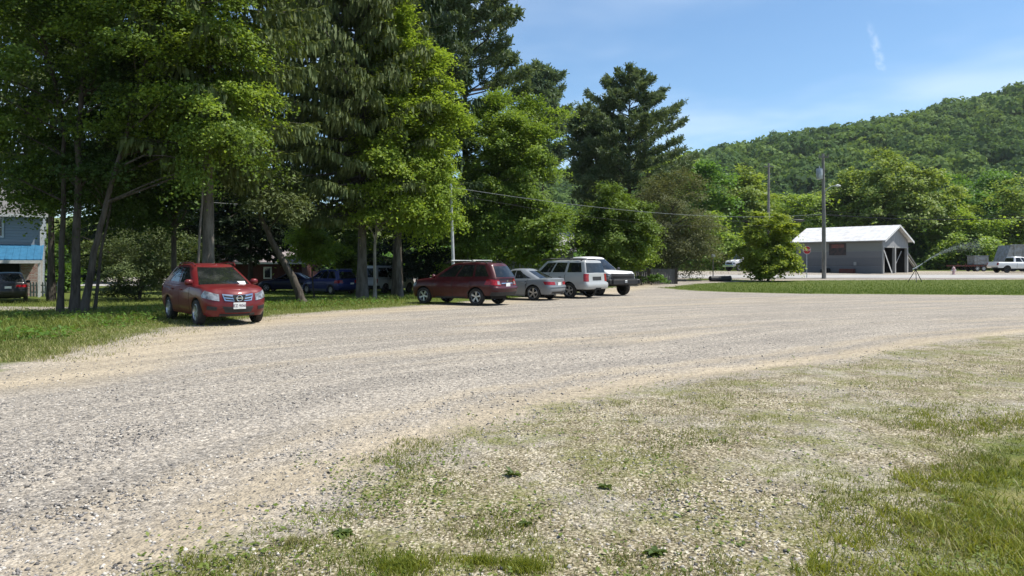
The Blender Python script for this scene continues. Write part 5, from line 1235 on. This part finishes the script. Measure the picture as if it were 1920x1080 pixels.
def barn():
    # near corner at the front right; local x runs along the long wall to the left, local y into the depth of the gable
    x, y = K(1655, 84), 84
    ang = math.atan2(.74, -.67)
    # local axes: X = (-.67,.74); gable direction must be (.74,.67) = -Yrot -> use mirrored construction
    t = thing('barn', 'grey weathered open barn with a white metal roof and two dark door bays', 'barn', (x, y, G(x, y) - .02), ang)
    ex = Vector((math.cos(ang), math.sin(ang))); ey = Vector((-math.sin(ang), math.cos(ang)))
    s = 1 if ey.dot(Vector((.74, .67))) > 0 else -1
    Lw, D, H, R = 10.2, 7.4, 3.9, 5.5
    def Pp(a, b, z): return (a, s * b, z)
    def bx(mb, a0, a1, b0, b1, z0, z1): mb.box(((a0 + a1) / 2, s * (b0 + b1) / 2, (z0 + z1) / 2), (abs(a1 - a0), abs(b1 - b0), abs(z1 - z0)))
    mb = MB(); bx(mb, 0.10, Lw, 0, .12, -.3, 2.55); w_ = mb.build('front_wall', M['barn_wall'], t)
    mb = MB(); bx(mb, 0.10, Lw, -.012, .108, 2.55, H); mb.build('upper_wall', M['barn_band'], t)
    mb = MB(); bx(mb, 0.10, Lw, D - .12, D, -.3, H); bx(mb, Lw - .12, Lw, .12, D - .12, -.3, H); mb.build('rear_wall', M['barn_wall'], t)
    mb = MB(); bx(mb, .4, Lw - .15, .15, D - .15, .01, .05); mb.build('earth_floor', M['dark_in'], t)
    mb = MB(); bx(mb, 3.6, 3.7, .14, D - .18, .05, H); bx(mb, .3, 3.58, D - .17, D - .13, .05, H - .1); bx(mb, .3, 3.58, .13, D - .18, H - .16, H - .1); mb.build('bay_shade_lining', M['dark_in'], t)  # added near-black sheets stand in for the shade inside the bays
    # gable boards above the doors
    mb = MB(); g0 = 3.15; mb.prism([Pp(0, .0, g0), Pp(0, D, g0), Pp(0, D, H), Pp(0, D / 2, R), Pp(0, 0, H)], (0, 0, 0), (.10, 0, 0)); mb.build('gable_boards', simple('gable_board', (.30, .30, .305), .85, 0, .3, 3, stretch=(1, 4, .3)), t)
    mb = MB(); mb.prism([Pp(Lw, .0, H), Pp(Lw, D, H), Pp(Lw, D / 2, R)], (0, 0, 0), (-.10, 0, 0)); mb.build('rear_gable', M['barn_wall'], t)
    for b in (.02, 3.35, 7.0):
        mb = MB(); bx(mb, -.05, .24, b, b + .34, -.3, 3.2); mb.build('door_post', M['post_grey'], t)
    mb = MB(); bx(mb, -.03, .10, .36, 3.35, 2.98, 3.15); bx(mb, -.03, .10, 3.69, 7.0, 2.98, 3.15); mb.build('door_lintel', M['post_grey'], t)
    # leaning boards by the doors
    mb = MB(); mb.prism([Pp(-.9, .2, 0), Pp(-.9, .5, 0), Pp(-.07, .42, 2.6), Pp(-.07, .14, 2.6)], (0, 0, 0), (.03, 0, .05)); mb.build('leaning_board', M['post_grey'], t)
    mb = MB(); mb.prism([Pp(.5, 3.75, 0), Pp(.5, 3.9, 0), Pp(.3, 6.3, 2.6), Pp(.3, 6.15, 2.6)], (0, 0, 0), (.03, 0, .04)); mb.build('leaning_board', M['post_grey'], t)
    # roof: two slopes
    ov, ed = .55, .5; sl = (R - H) / (D / 2)
    for sd_ in (0, 1):
        e = -ov if sd_ == 0 else D + ov; ze = H - ov * sl
        mb = MB(); mb.prism([Pp(-ed, e, ze + .05), Pp(Lw + ed, e, ze + .05), Pp(Lw + ed, D / 2, R + .06), Pp(-ed, D / 2, R + .06)], (0, 0, 0), (0, 0, .07)); rf = mb.build('roof_slope', M['white_metal'], t)
        mb = MB(); n = 16
        for k in range(n + 1):
            a = -ed + .02 + (Lw + 2 * ed - .04) * k / n; mb.tube([Pp(a, e, ze + .125), Pp(a, D / 2, R + .135)], .014, 4)
        mb.build('seam', M['white_metal'], rf)
        mb = MB(); mb.prism([Pp(-ed - .03, e, ze - .12), Pp(-ed - .03, e, ze + .13), Pp(-ed - .03, D / 2, R + .15), Pp(-ed - .03, D / 2, R - .10)], (0, 0, 0), (.028, 0, 0)); mb.build('barge_board', M['white_metal'], t)
    # boarded window
    mb = MB(); bx(mb, 4.1, 6.1, -.06, -.014, 2.15, 3.55); f = mb.build('window', simple('boarded_window', (.075, .05, .045), .8, 0, .5, 3, c2=(.03, .03, .032)), t)
    mb = MB(); bx(mb, 4.3, 5.8, -.075, -.062, 3.0, 3.4); mb.build('faded_board', simple('faded_red_board', (.24, .075, .065), .8, 0, .5, 5, c2=(.11, .07, .06)), f)
    mb = MB(); bx(mb, 2.9, 3.2, -.09, -.014, .95, 1.35); mb.build('meter_box', M['post_grey'], t)
    # clutter against the wall
    mb = MB(); bx(mb, 3.0, 4.6, -.7, -.1, .0, .55); tag(mb.build('scrap_crate', M['rust_red'], None, loc=(0, 0, 0)), 'low rusty scrap crate against the grey barn wall', 'crate'); o = bpy.data.objects['scrap_crate']; o.location = t.location; o.rotation_euler = t.rotation_euler
    mb = MB(); bx(mb, 5.9, 6.8, -.75, -.1, .0, .5); mb.box((6.3, -s * -.4 if False else s * -.42, .56), (.7, .5, .1)); tag(mb.build('steel_drum_box', M['under']), 'black box on the ground under the barn window', 'box'); o = bpy.data.objects['steel_drum_box']; o.location = t.location; o.rotation_euler = t.rotation_euler
    # lean-to on the far gable side
    l = thing('lean_to', 'small black sided lean-to with a sloping rail, against the right side of the barn', 'lean-to', t.location, ang)
    mb = MB(); mb.prism([Pp(.3, D + .05, 2.35), Pp(.3, D + 3.0, .75), Pp(.3, D + 3.0, .9), Pp(.3, D + .05, 2.5)], (0, 0, 0), (3.5, 0, 0)); mb.build('roof', M['post_grey'], l)
    mb = MB(); mb.prism([Pp(.5, D + .05, 0), Pp(.5, D + 2.9, 0), Pp(.5, D + 2.9, .75), Pp(.5, D + .05, 2.33)], (0, 0, 0), (.05, 0, 0)); mb.build('side_wall', M['dark_in'], l)
    mb = MB(); mb.tube([Pp(.15, D - .2, 2.75), Pp(.15, D + 3.4, .7)], .09, 6); mb.build('rail', M['post_grey'], l)
barn()

# --- blue roofed house at the left edge
M['siding'] = planks('blue_grey_siding', (.26, .30, .345), (.30, .34, .385), 'z', .19)
M['blue_roof'] = simple('blue_sheet_metal', (.045, .18, .32), .42, .15, .15, 3)
M['trim_white'] = simple('white_trim', (.62, .63, .62), .6, 0, .1)
def brickmat():
    m, nt, b = new_mat('mottled_brick'); br = N(nt, 'ShaderNodeTexBrick'); tc = N(nt, 'ShaderNodeTexCoord'); mp = N(nt, 'ShaderNodeMapping'); mp.inputs['Rotation'].default_value = (PI / 2, 0, 0); L(nt, tc.outputs['Object'], mp.inputs[0]); L(nt, mp.outputs[0], br.inputs['Vector'])
    br.inputs['Scale'].default_value = 3.2; br.inputs['Color1'].default_value = (.30, .10, .075, 1); br.inputs['Color2'].default_value = (.42, .36, .31, 1); br.inputs['Mortar'].default_value = (.40, .38, .35, 1); br.inputs['Mortar Size'].default_value = .03
    L(nt, br.outputs[0], b.inputs['Base Color']); b.inputs['Roughness'].default_value = .9; return m
M['brick'] = brickmat()
def blue_house():
    Y = 50; xr = K(77, Y); s = Y / F; x0 = xr - 11
    t = thing('blue_house', 'two storey blue grey house with a bright blue porch roof, at the left edge', 'house', (xr, Y, G(xr, Y)), math.radians(30))
    zg = G(xr, Y); zr = lambda py, d=0: ZP(py, Y + d) - zg
    mb = MB(); mb.box((-5.5, 4.6, 2.5), (11, 8.2, 5.9)); mb.build('wall', M['siding'], t)
    # gable roof, ridge along x; eave to the front
    mb = MB(); mb.prism([(-11.4, -.1, 5.30), (-11.4, 4.6, 8.0), (-11.4, 9.4, 5.30), (-11.4, 9.4, 5.45), (-11.4, 4.6, 8.18), (-11.4, -.1, 5.45)], (0, 0, 0), (11.8, 0, 0)); mb.build('roof', simple('roof_shingle', (.16, .155, .15), .9), t)
    mb = MB(); mb.box((.012, 4.6, 6.3), (.02, 6, 1.6)); mb.build('gable_wall', M['siding'], t)
    mb = MB(); mb.box((.0, .44, 2.62), (.16, .16, 5.4)); mb.build('corner_board', M['trim_white'], t)
    mb = MB(); mb.box((-5.4, -.12, 5.36), (11.6, .05, .2)); mb.build('fascia', M['trim_white'], t)
    # porch roof
    ze, zt_ = zr(488, -2.2), zr(461, .5)
    mb = MB(); mb.prism([(-11.2, -2.2, ze), (-11.2, .49, zt_), (-11.2, .49, zt_ + .06), (-11.2, -2.2, ze + .06)], (0, 0, 0), (11.35, 0, 0)); pr = mb.build('porch_roof', M['blue_roof'], t)
    mb = MB()
    for k in range(30): mb.tube([(-11.1 + k * .385, -2.2, ze + .075), (-11.1 + k * .385, .49, zt_ + .075)], .022, 4)
    mb.build('seam', M['blue_roof'], pr)
    mb = MB(); mb.box((-5.55, -2.15, ze - .10), (11.2, .1, .2)); mb.build('porch_beam', M['trim_white'], t)
    for x in (-.02, -3.7, -7.4):
        mb = MB(); mb.box((x, -2.05, (ze - .2) / 2 - .1), (.14, .14, ze + .0)); mb.build('porch_post', M['trim_white'], t)
    mb = MB(); mb.box((-.62, .30, 1.05), (1.05, .30, 2.4)); mb.build('brick_pier', M['brick'], t)
    mb = MB(); mb.box((-6.2, .47, 1.1), (9.9, .06, 2.3)); mb.build('carport_shade_sheet', M['dark_in'], t)  # near-black sheet painted in place of the shade in the carport opening
    zc_ = zr(428, .5)
    mb = MB(); mb.box((-2.62, .46, zc_), (1.05, .1, 1.35)); wf = mb.build('window', M['trim_white'], t)
    mb = MB(); mb.box((-2.62, .425, zc_), (.82, .05, 1.12)); mb.build('pane', M['glass'], wf)
    mb = MB(); mb.box((-2.62, .395, zc_), (.82, .03, .05)); mb.build('glazing_bar', M['trim_white'], wf)
blue_house()
M['picket'] = simple('weathered_picket', (.27, .28, .25), .85)
def picket():
    Y = 49.2; x0 = K(58, Y)
    t = thing('picket_fence', 'short pale picket fence between the blue house and the grove', 'fence', (x0, Y, G(x0, Y)))
    mb = MB(); mb.box((.9, 0, .75), (1.9, .04, .08)); mb.box((.9, 0, .3), (1.9, .04, .08)); mb.build('rail', M['picket'], t)
    for k in range(10):
        mb = MB(); x = k * .2; mb.prism([(x - .05, -.05, 0), (x + .05, -.05, 0), (x + .05, -.05, .9), (x, -.05, 1.0), (x - .05, -.05, .9)], (0, 0, 0), (0, .025, 0)); mb.build('picket', M['picket'], t)
picket()

# --- red house under the hemlocks
def red_house():
    Y = 66; xr = K(566, Y); t = thing('red_house', 'low dark red house with a pale worn roof behind the leaning trunk', 'house', (xr, Y, G(xr, Y)))
    W_ = 8.2
    mb = MB(); mb.box((-W_ / 2, 3, 1.05), (W_, 6, 2.4)); mb.build('wall', planks('red_siding', (.040, .009, .008), (.060, .012, .010), 'x', .3), t)
    mb = MB(); mb.prism([(-W_ - .4, -.4, 2.18), (-W_ - .4, 3, 4.0), (-W_ - .4, 6.4, 2.18), (-W_ - .4, 6.4, 2.3), (-W_ - .4, 3, 4.14), (-W_ - .4, -.4, 2.3)], (0, 0, 0), (W_ + .8, 0, 0)); mb.build('roof', simple('worn_pale_roof', (.36, .31, .31), .8, 0, .4, 1.5, c2=(.20, .17, .17)), t)
    mb = MB(); mb.box((-W_ / 2, -.42, 2.2), (W_ + .8, .05, .14)); mb.build('fascia', M['trim_white'], t)
    xw = K(502, Y) - xr
    mb = MB(); mb.box((xw, -.02, 1.35), (.72, .08, 1.05)); wf = mb.build('window', M['trim_white'], t)
    mb = MB(); mb.box((xw, -.065, 1.35), (.50, .03, .83)); mb.build('pane', M['glass'], wf)
red_house()
def cottage():
    Y = 66; xr = K(1075, Y); t = thing('grey_cottage', 'grey cottage with a pale roof, almost hidden behind the boxelder and parked cars', 'house', (xr, Y, G(xr, Y)))
    mb = MB(); mb.box((-3.2, 3, 1.2), (6.4, 6, 2.6)); mb.build('wall', planks('grey_siding', (.18, .18, .19), (.22, .22, .23), 'z', .2), t)
    mb = MB(); mb.prism([(-6.7, -.4, 2.45), (-6.7, 3, 4.2), (-6.7, 6.4, 2.45), (-6.7, 6.4, 2.57), (-6.7, 3, 4.34), (-6.7, -.4, 2.57)], (0, 0, 0), (7.0, 0, 0)); mb.build('roof', simple('pale_shingle', (.36, .355, .35), .85, 0, .2, 6), t)
    mb = MB(); mb.box((-1.5, -.03, 1.4), (.9, .08, 1.1)); wf = mb.build('window', M['trim_white'], t)
    mb = MB(); mb.box((-1.5, -.075, 1.4), (.7, .03, .9)); mb.build('pane', M['glass'], wf)
cottage()
def board_fence():
    Y = 58; x0, x1 = K(1166, Y), K(1268, Y); t = thing('board_fence', 'dark weathered board fence between the pickup and the driveway', 'fence', (x0, Y, G(x0, Y)))
    mt = planks('fence_board', (.085, .08, .078), (.16, .15, .145), 'x', .15)
    mb = MB(); n = int((x1 - x0) / .16); r = random.Random(3)
    for k in range(n): mb.box((.08 + k * .16, 0, .55 + r.uniform(-.03, .03)), (.145, .03, 1.25))
    mb.build('board_panel', mt, t)
    mb = MB(); mb.box(((x1 - x0) / 2, .035, .95), (x1 - x0, .04, .09)); mb.box(((x1 - x0) / 2, .035, .3), (x1 - x0, .04, .09)); mb.build('rail', mt, t)
    for k in range(3):
        mb = MB(); mb.box(((x1 - x0) * k / 2, .0, .58), (.18, .18, 1.35)); mb.build('post', M['bark_dark'], t)
board_fence()

# ------------------------------------------------------------------ poles, wires, signs
M['pole_wood'] = bark('pole_wood', (.15, .14, .13), (.26, .245, .23), 3)
M['wire'] = simple('cable', (.02, .02, .022), .6)
M['pale_wire'] = simple('pale_cable', (.19, .20, .20), .5)
M['galv'] = simple('galvanised_steel', (.45, .47, .48), .45, .4, .2, 5)
def utility_pole():
    Y = 74; x = K(1545, Y) ; x, Y = K(1545, 69.2), 69.2
    zb = G(x, Y); t = thing('utility_pole', 'tall grey utility pole with a transformer and street lamp, in front of the barn', 'utility pole', (x, Y, zb))
    H = ZP(288, Y) - zb; z = lambda py: ZP(py, Y) - zb; s = Y / F
    mb = MB(); mb.tube([(0, 0, -.2), (-.02, 0, H * .5), (-.10, 0, H)], [.20, .17, .12], 12); mb.build('shaft', M['pole_wood'], t, 50)
    mb = MB(); mb.lathe([(.001, 0), (.26, 0), (.28, .06), (.28, .92), (.24, 1.0), (.001, 1.02)], 16, 'z', (-.42, 0, z(336))); tr_ = mb.build('transformer', M['galv'], t, 40)
    mb = MB(); mb.tube([(-.42, 0, z(336) + 1.0), (-.42, 0, z(336) + 1.25)], .05, 6); mb.box((-.2, 0, z(336) + .6), (.25, .08, .08)); mb.build('bushing', M['trim_white'], tr_)
    a = z(362)
    mb = MB(); mb.tube([(0, -.1, a), (.25, -.15, a + .38), (.65, -.2, a + .62), (1.1, -.25, a + .66)], .035, 6); la = mb.build('lamp_arm', M['galv'], t, 50)
    mb = MB(); mb.tube([(.95, -.25, a + .65), (1.15, -.27, a + .66), (1.4, -.30, a + .62)], [.06, .13, .07], 10); mb.build('lamp_head', M['trim_white'], la, 50)
    mb = MB(); mb.box((-.10, -.16, H - .35), (.9, .09, .1)); [mb.tube([(-.10 + q, -.16, H - .3), (-.10 + q, -.16, H - .08)], .04, 6) for q in (-.4, .4)]; mb.build('cross_arm', M['pole_wood'], t)
    return (x, Y, zb, z)
ux, uY, uzb, uz = utility_pole()
def tall_pole():
    Y = 104; x = K(1441, Y); t = thing('utility_pole', 'plain dark pole rising behind the round maple', 'utility pole', (x, Y, G(x, Y)))
    H = ZP(306, Y) - G(x, Y)
    mb = MB(); mb.tube([(0, 0, -.2), (0, 0, H * .5), (.03, 0, H)], [.22, .19, .14], 10); mb.build('shaft', M['pole_wood'], t, 50)
    mb = MB(); mb.box((0, -.18, H - .5), (1.4, .1, .12)); mb.build('cross_arm', M['pole_wood'], t)
    return (x, Y, ZP(320, Y))
tp_ = tall_pole()
def slanted_pole():
    Y = 36.2; x = K(852, Y); zb = G(x, Y); t = thing('service_pole', 'slanted white service pole rising behind the dark red wagon', 'pole', (x, Y, zb)); z = ZP(349, Y) - zb
    mb = MB(); mb.tube([(0, 0, -.2), (K(845, Y) - x, 0, z)], [.095, .06], 10); mb.build('shaft', simple('painted_pole', (.46, .47, .47), .6, 0, .2, 4), t, 50)
    mb = MB(); mb.lathe([(.001, .12), (.05, .10), (.075, 0), (.075, -.08)], 10, 'z', (K(845, Y) - x, 0, z)); mb.build('weather_head', M['galv'], t, 50)
    return Vector((K(845, Y), Y, zb + z))
sp_top = slanted_pole()
def cable(label, a, b, sag, r, mat, group=None):
    a, b = Vector(a), Vector(b); mb = MB(); n = 28
    o = (a + b) / 2
    mb.tube([a.lerp(b, i / n) - Vector((0, 0, sag * 4 * (i / n) * (1 - i / n))) - o for i in range(n + 1)], r, 5)
    ob = mb.build('cable', mat, None, 60, o); tag(ob, label, 'cable', group); return ob
zu = uzb
A = Vector((ux, uY, uzb + uz(402)))
cable('pale service cable from the slanted white pole to the utility pole', sp_top + Vector((0, 0, -.05)), A + Vector((-.15, 0, .05)), .75, .013, M['pale_wire'])
cable('lower thin service cable hanging under the pale one', sp_top + Vector((0, 0, -.35)), A + Vector((-.15, 0, -.35)), 1.15, .008, M['wire'])
cable('thick black cable running right from the utility pole past the barn roof', A, (K(1960, 66), 66, ZP(406, 66)), .35, .045, M['wire'])
cable('thin cable just above the thick black one, right of the utility pole', A + Vector((0, 0, .35)), (K(1960, 66), 66, ZP(398, 66)), .45, .012, M['wire'])
cable('black cable running left from the utility pole to the trees', A + Vector((0, 0, -.02)), (K(1330, 84), 84, ZP(412, 84)), .35, .03, M['wire'])
cable('thin upper cable from the utility pole to the plain dark pole', (ux, uY, uzb + uz(398)), tp_, 1.2, .012, M['wire'])
mb = MB(); mb.tube([(-.6, 0, 0), (-.3, 0, -.02), (.3, 0, -.02), (.6, 0, 0)], [.05, .12, .12, .05], 8)
tag(mb.build('splice_case', M['wire'], None, 50, (K(1497, 71.2), 71.2, ZP(413, 71.2))), 'black splice case hung under the cable left of the utility pole', 'cable box')
cable('grey wire strung through the grove above the red house', (K(390, 40), 40, ZP(379, 40)), (K(640, 52), 52, ZP(383, 52)), .15, .014, M['pale_wire'])
# stop sign
def stop_sign():
    Y = 71; x = K(1513, Y); zb = G(x, Y); t = thing('stop_sign', 'red octagonal stop sign between the round maple and the utility pole', 'sign', (x, Y, zb)); z = ZP(469, Y) - zb; R = .40
    mb = MB(); mb.box((0, .04, z / 2), (.06, .05, z + .5)); mb.build('post', M['galv'], t)
    oct_ = [(R * math.cos(PI / 8 + k * PI / 4), 0, z + R * math.sin(PI / 8 + k * PI / 4)) for k in range(8)]
    mb = MB(); mb.prism(oct_, (0, 0, 0), (0, -.012, 0)); pl = mb.build('sign_plate', simple('sign_white', (.72, .72, .70), .5, 0, .05), t)
    mb = MB(); mb.prism([(p[0] * .93, -.014, z + (p[2] - z) * .93) for p in oct_], (0, 0, 0), (0, -.004, 0)); mb.build('red_face', simple('sign_red', (.50, .018, .02), .45, 0, .1), pl)
    textmesh('STOP', .30, M['plate'], pl, 'lettering', (0, -.022, z), (PI / 2, 0, 0))
stop_sign()
# mailbox, drain pipe, hydrant, sprinkler
def mailbox():
    Y = 64.5; x = K(1337, Y); zb = G(x, Y); t = thing('mailbox', 'small white mailbox on a thin post beside the driveway', 'mailbox', (x, Y, zb)); z = ZP(482, Y) - zb
    mb = MB(); mb.box((0, 0, z / 2 - .1), (.07, .07, z + .1)); mb.build('post', M['pole_wood'], t)
    pf = [(-.13, 0), (.13, 0), (.13, .12)] + [(.13 * math.cos(a), .12 + .13 * math.sin(a)) for a in np.linspace(.3, PI - .3, 6)] + [(-.13, .12)]
    mb = MB(); mb.prism([(a, -.25, z + b) for a, b in pf], (0, 0, 0), (0, .5, 0)); mb.build('box', M['white_metal'], t)
mailbox()
def drain_pipe():
    Y = 63; x = K(1350, Y); t = thing('drain_pipe', 'short black corrugated drain pipe lying at the driveway edge', 'pipe', (x, Y, G(x, Y) + .24), .35)
    mb = MB(); pr = []
    for i in range(25): pr.append((.21 + .03 * (i % 2), -1.0 + i * 2 / 24))
    vs = MB(); vs.lathe(pr, 16, 'y'); vs.lathe([(.24, 1.0), (.17, 1.0), (.17, .5)], 16, 'y'); o = vs.build('pipe', M['trim'], t, 50); o.rotation_euler = (0, 0, -PI / 2)
    mb = MB(); mb.lathe([(.25, -.02), (.25, .02), (.16, .02)], 16, 'y', (0, 1.0, 0)); o = mb.build('pale_rim', M['galv'], t, 50); o.rotation_euler = (0, 0, -PI / 2)
drain_pipe()
def hydrant():
    Y = 81; x = K(1788, Y); t = thing('hydrant', 'small faded pink hydrant on the far side of the road', 'hydrant', (x, Y, G(x, Y)))
    pk = simple('faded_pink_paint', (.62, .40, .40), .6, 0, .3, 6)
    mb = MB(); mb.lathe([(.19, 0), (.19, .06), (.13, .08), (.13, .55), (.17, .57), (.17, .62), (.15, .72), (.08, .82), (.001, .85)], 14); mb.build('barrel', pk, t, 40)
    for sg in (1, -1):
        mb = MB(); mb.tube([(sg * .1, 0, .45), (sg * .26, 0, .45)], [.07, .08], 8); mb.build('outlet', M['white_metal'], t, 40)
    mb = MB(); mb.tube([(0, 0, .82), (0, 0, .92)], .035, 5); mb.build('valve_nut', M['white_metal'], t)
hydrant()
def sprinkler():
    Y = 61.5; x = K(1717, Y); zb = G(x, Y); t = thing('tripod_sprinkler', 'black tripod sprinkler with an angled barrel spraying over the grass strip', 'sprinkler', (x, Y, zb))
    for a in (.2, 2.4, 4.3):
        mb = MB(); mb.tube([(.62 * math.cos(a), .62 * math.sin(a), -.05), (0, 0, 1.05)], .028, 5); mb.build('leg', M['trim'], t)
    mb = MB(); mb.box((0, 0, 1.08), (.22, .16, .16), 0, .03); mb.tube([(0, 0, .9), (0, 0, 1.2)], .05, 8); mb.build('swivel', M['trim'], t)
    mb = MB(); mb.tube([(-.25, 0, 1.06), (.05, 0, 1.2), (.55, 0, 1.52)], [.05, .05, .035], 8); mb.build('barrel', M['galv'], t, 50)
    # the jet: many droplets on an arc
    r = np.random.RandomState(4); n = 3000; u = r.rand(n) ** .8; vx, vz = 8.5, 5.6; T_ = u * .62
    px = .55 + vx * T_; pz = 1.52 + vz * T_ - 4.9 * T_ ** 2; sp_ = .02 + .30 * u ** 1.6
    c = np.stack([x + px + r.randn(n) * sp_ * .6, Y + r.randn(n) * sp_ + px * .12, zb + pz + r.randn(n) * sp_ - .25 * u * r.rand(n) ** 2], -1)
    m, nt, b = new_mat('water_drops'); b.inputs['Base Color'].default_value = (.8, .84, .86, 1); b.inputs['Roughness'].default_value = .1; b.inputs['Transmission Weight'].default_value = .5; b.inputs['IOR'].default_value = 1.33
    base = np.array([(1, 0, 0), (0, 1, 0), (-1, 0, 0), (0, -1, 0), (0, 0, 1), (0, 0, -1)], float) * .010
    V = (c[:, None] + base[None] * (.6 + .8 * r.rand(n))[:, None, None]).reshape(-1, 3); Tt = np.array([(0, 1, 4), (1, 2, 4), (2, 3, 4), (3, 0, 4), (1, 0, 5), (2, 1, 5), (3, 2, 5), (0, 3, 5)])
    tag(mesh_np('water_jet', V, (Tt[None] + (np.arange(n) * 6)[:, None, None]).reshape(-1, 3), m), kind='stuff')
sprinkler()

# ------------------------------------------------------------------ single weeds in the foreground
def weed(px, py, label, size, n, mat, seed, tall=.5, group=None):
    Y = 2310 / (py - HOR); x = K(px, Y); r = np.random.RandomState(seed); z = G(x, Y)
    t = thing('weed', label, 'weed', (x, Y, z), 0, group); v = []; f = []
    for i in range(n):
        a = r.rand() * 6.28; l = size * (.5 + .6 * r.rand()); el = tall * (.3 + r.rand()); wd = l * (.16 + .1 * r.rand()); d = np.array([math.cos(a), math.sin(a)]); p_ = np.array([-d[1], d[0]]); b = len(v)
        for k in range(5):
            s = k / 4; ww = wd * math.sin(PI * (s * .85 + .08)); hh = l * (el * s - .45 * s * s) + .012
            c = d * l * s
            v += [(c[0] - p_[0] * ww, c[1] - p_[1] * ww, hh + .004), (c[0], c[1], hh - .006), (c[0] + p_[0] * ww, c[1] + p_[1] * ww, hh + .004)]
        for k in range(4):
            q = b + k * 3; f += [(q, q + 1, q + 4, q + 3), (q + 1, q + 2, q + 5, q + 4)]
    mesh_np('leaves', v, np.array(f), mat, t, True)
weed(640, 1003, 'dark green leafy weed alone on the gravel, nearest the bottom left', .085, 26, M['weed_dark'], 1)
weed(985, 985, 'small weed with bright leaves right of the lone dark weed', .055, 18, M['weed_dark'], 2)
weed(962, 893, 'upright small weed on the worn gravel above the green tufts', .07, 16, M['weed_dark'], 3, .9)
weed(1135, 915, 'leafy weed in the sparse patch left of the lawn', .06, 18, M['weed_dark'], 4)
weed(1230, 1040, 'broad dark weed near the bottom right corner of the worn gravel', .075, 24, M['weed_dark'], 5)
def tuft(px, py, rx, ry, n, name, h=(.02, .06), mat='g_lawn', seed=1):
    r = np.random.RandomState(seed); Y = 2310 / (py - HOR); x = K(px, Y); q = np.abs(r.randn(n)) * .62; a = r.rand(n) * 6.28; q = q * (.7 + .6 * vnoise(np.cos(a) * 2 + seed * 7, np.sin(a) * 2 + 9))
    blades(x + np.cos(a) * q * rx, Y + np.sin(a) * q * ry, h[0], h[1], .0026, .8, name, M[mat])
tuft(755, 1065, .20, .16, 2600, 'green_grass_tuft', seed=1)
tuft(985, 1065, .15, .12, 1700, 'green_grass_tuft', seed=2)
tuft(900, 1055, .18, .10, 700, 'green_grass_tuft', seed=3)
tuft(545, 1020, .08, .06, 400, 'green_grass_tuft', (.02, .06), 'g_straw', 6)

# ------------------------------------------------------------------ air: one closed box of thin even haze round everything
m = bpy.data.materials.new('thin_air'); m.use_nodes = True; nt = m.node_tree
nt.nodes.remove(nt.nodes['Principled BSDF']); pv = N(nt, 'ShaderNodeVolumePrincipled'); pv.inputs['Color'].default_value = (.86, .93, 1, 1); pv.inputs['Density'].default_value = .00007; pv.inputs['Anisotropy'].default_value = .25
L(nt, pv.outputs[0], nt.nodes['Material Output'].inputs['Volume'])
zmin = float(ZZ.min()) - 1; zmax = float(ZZ.max()) + 60
mb = MB(); mb.box((0, 0, (zmin + zmax) / 2), (8300, 8300, zmax - zmin)); tag(mb.build('haze', m), kind='stuff')
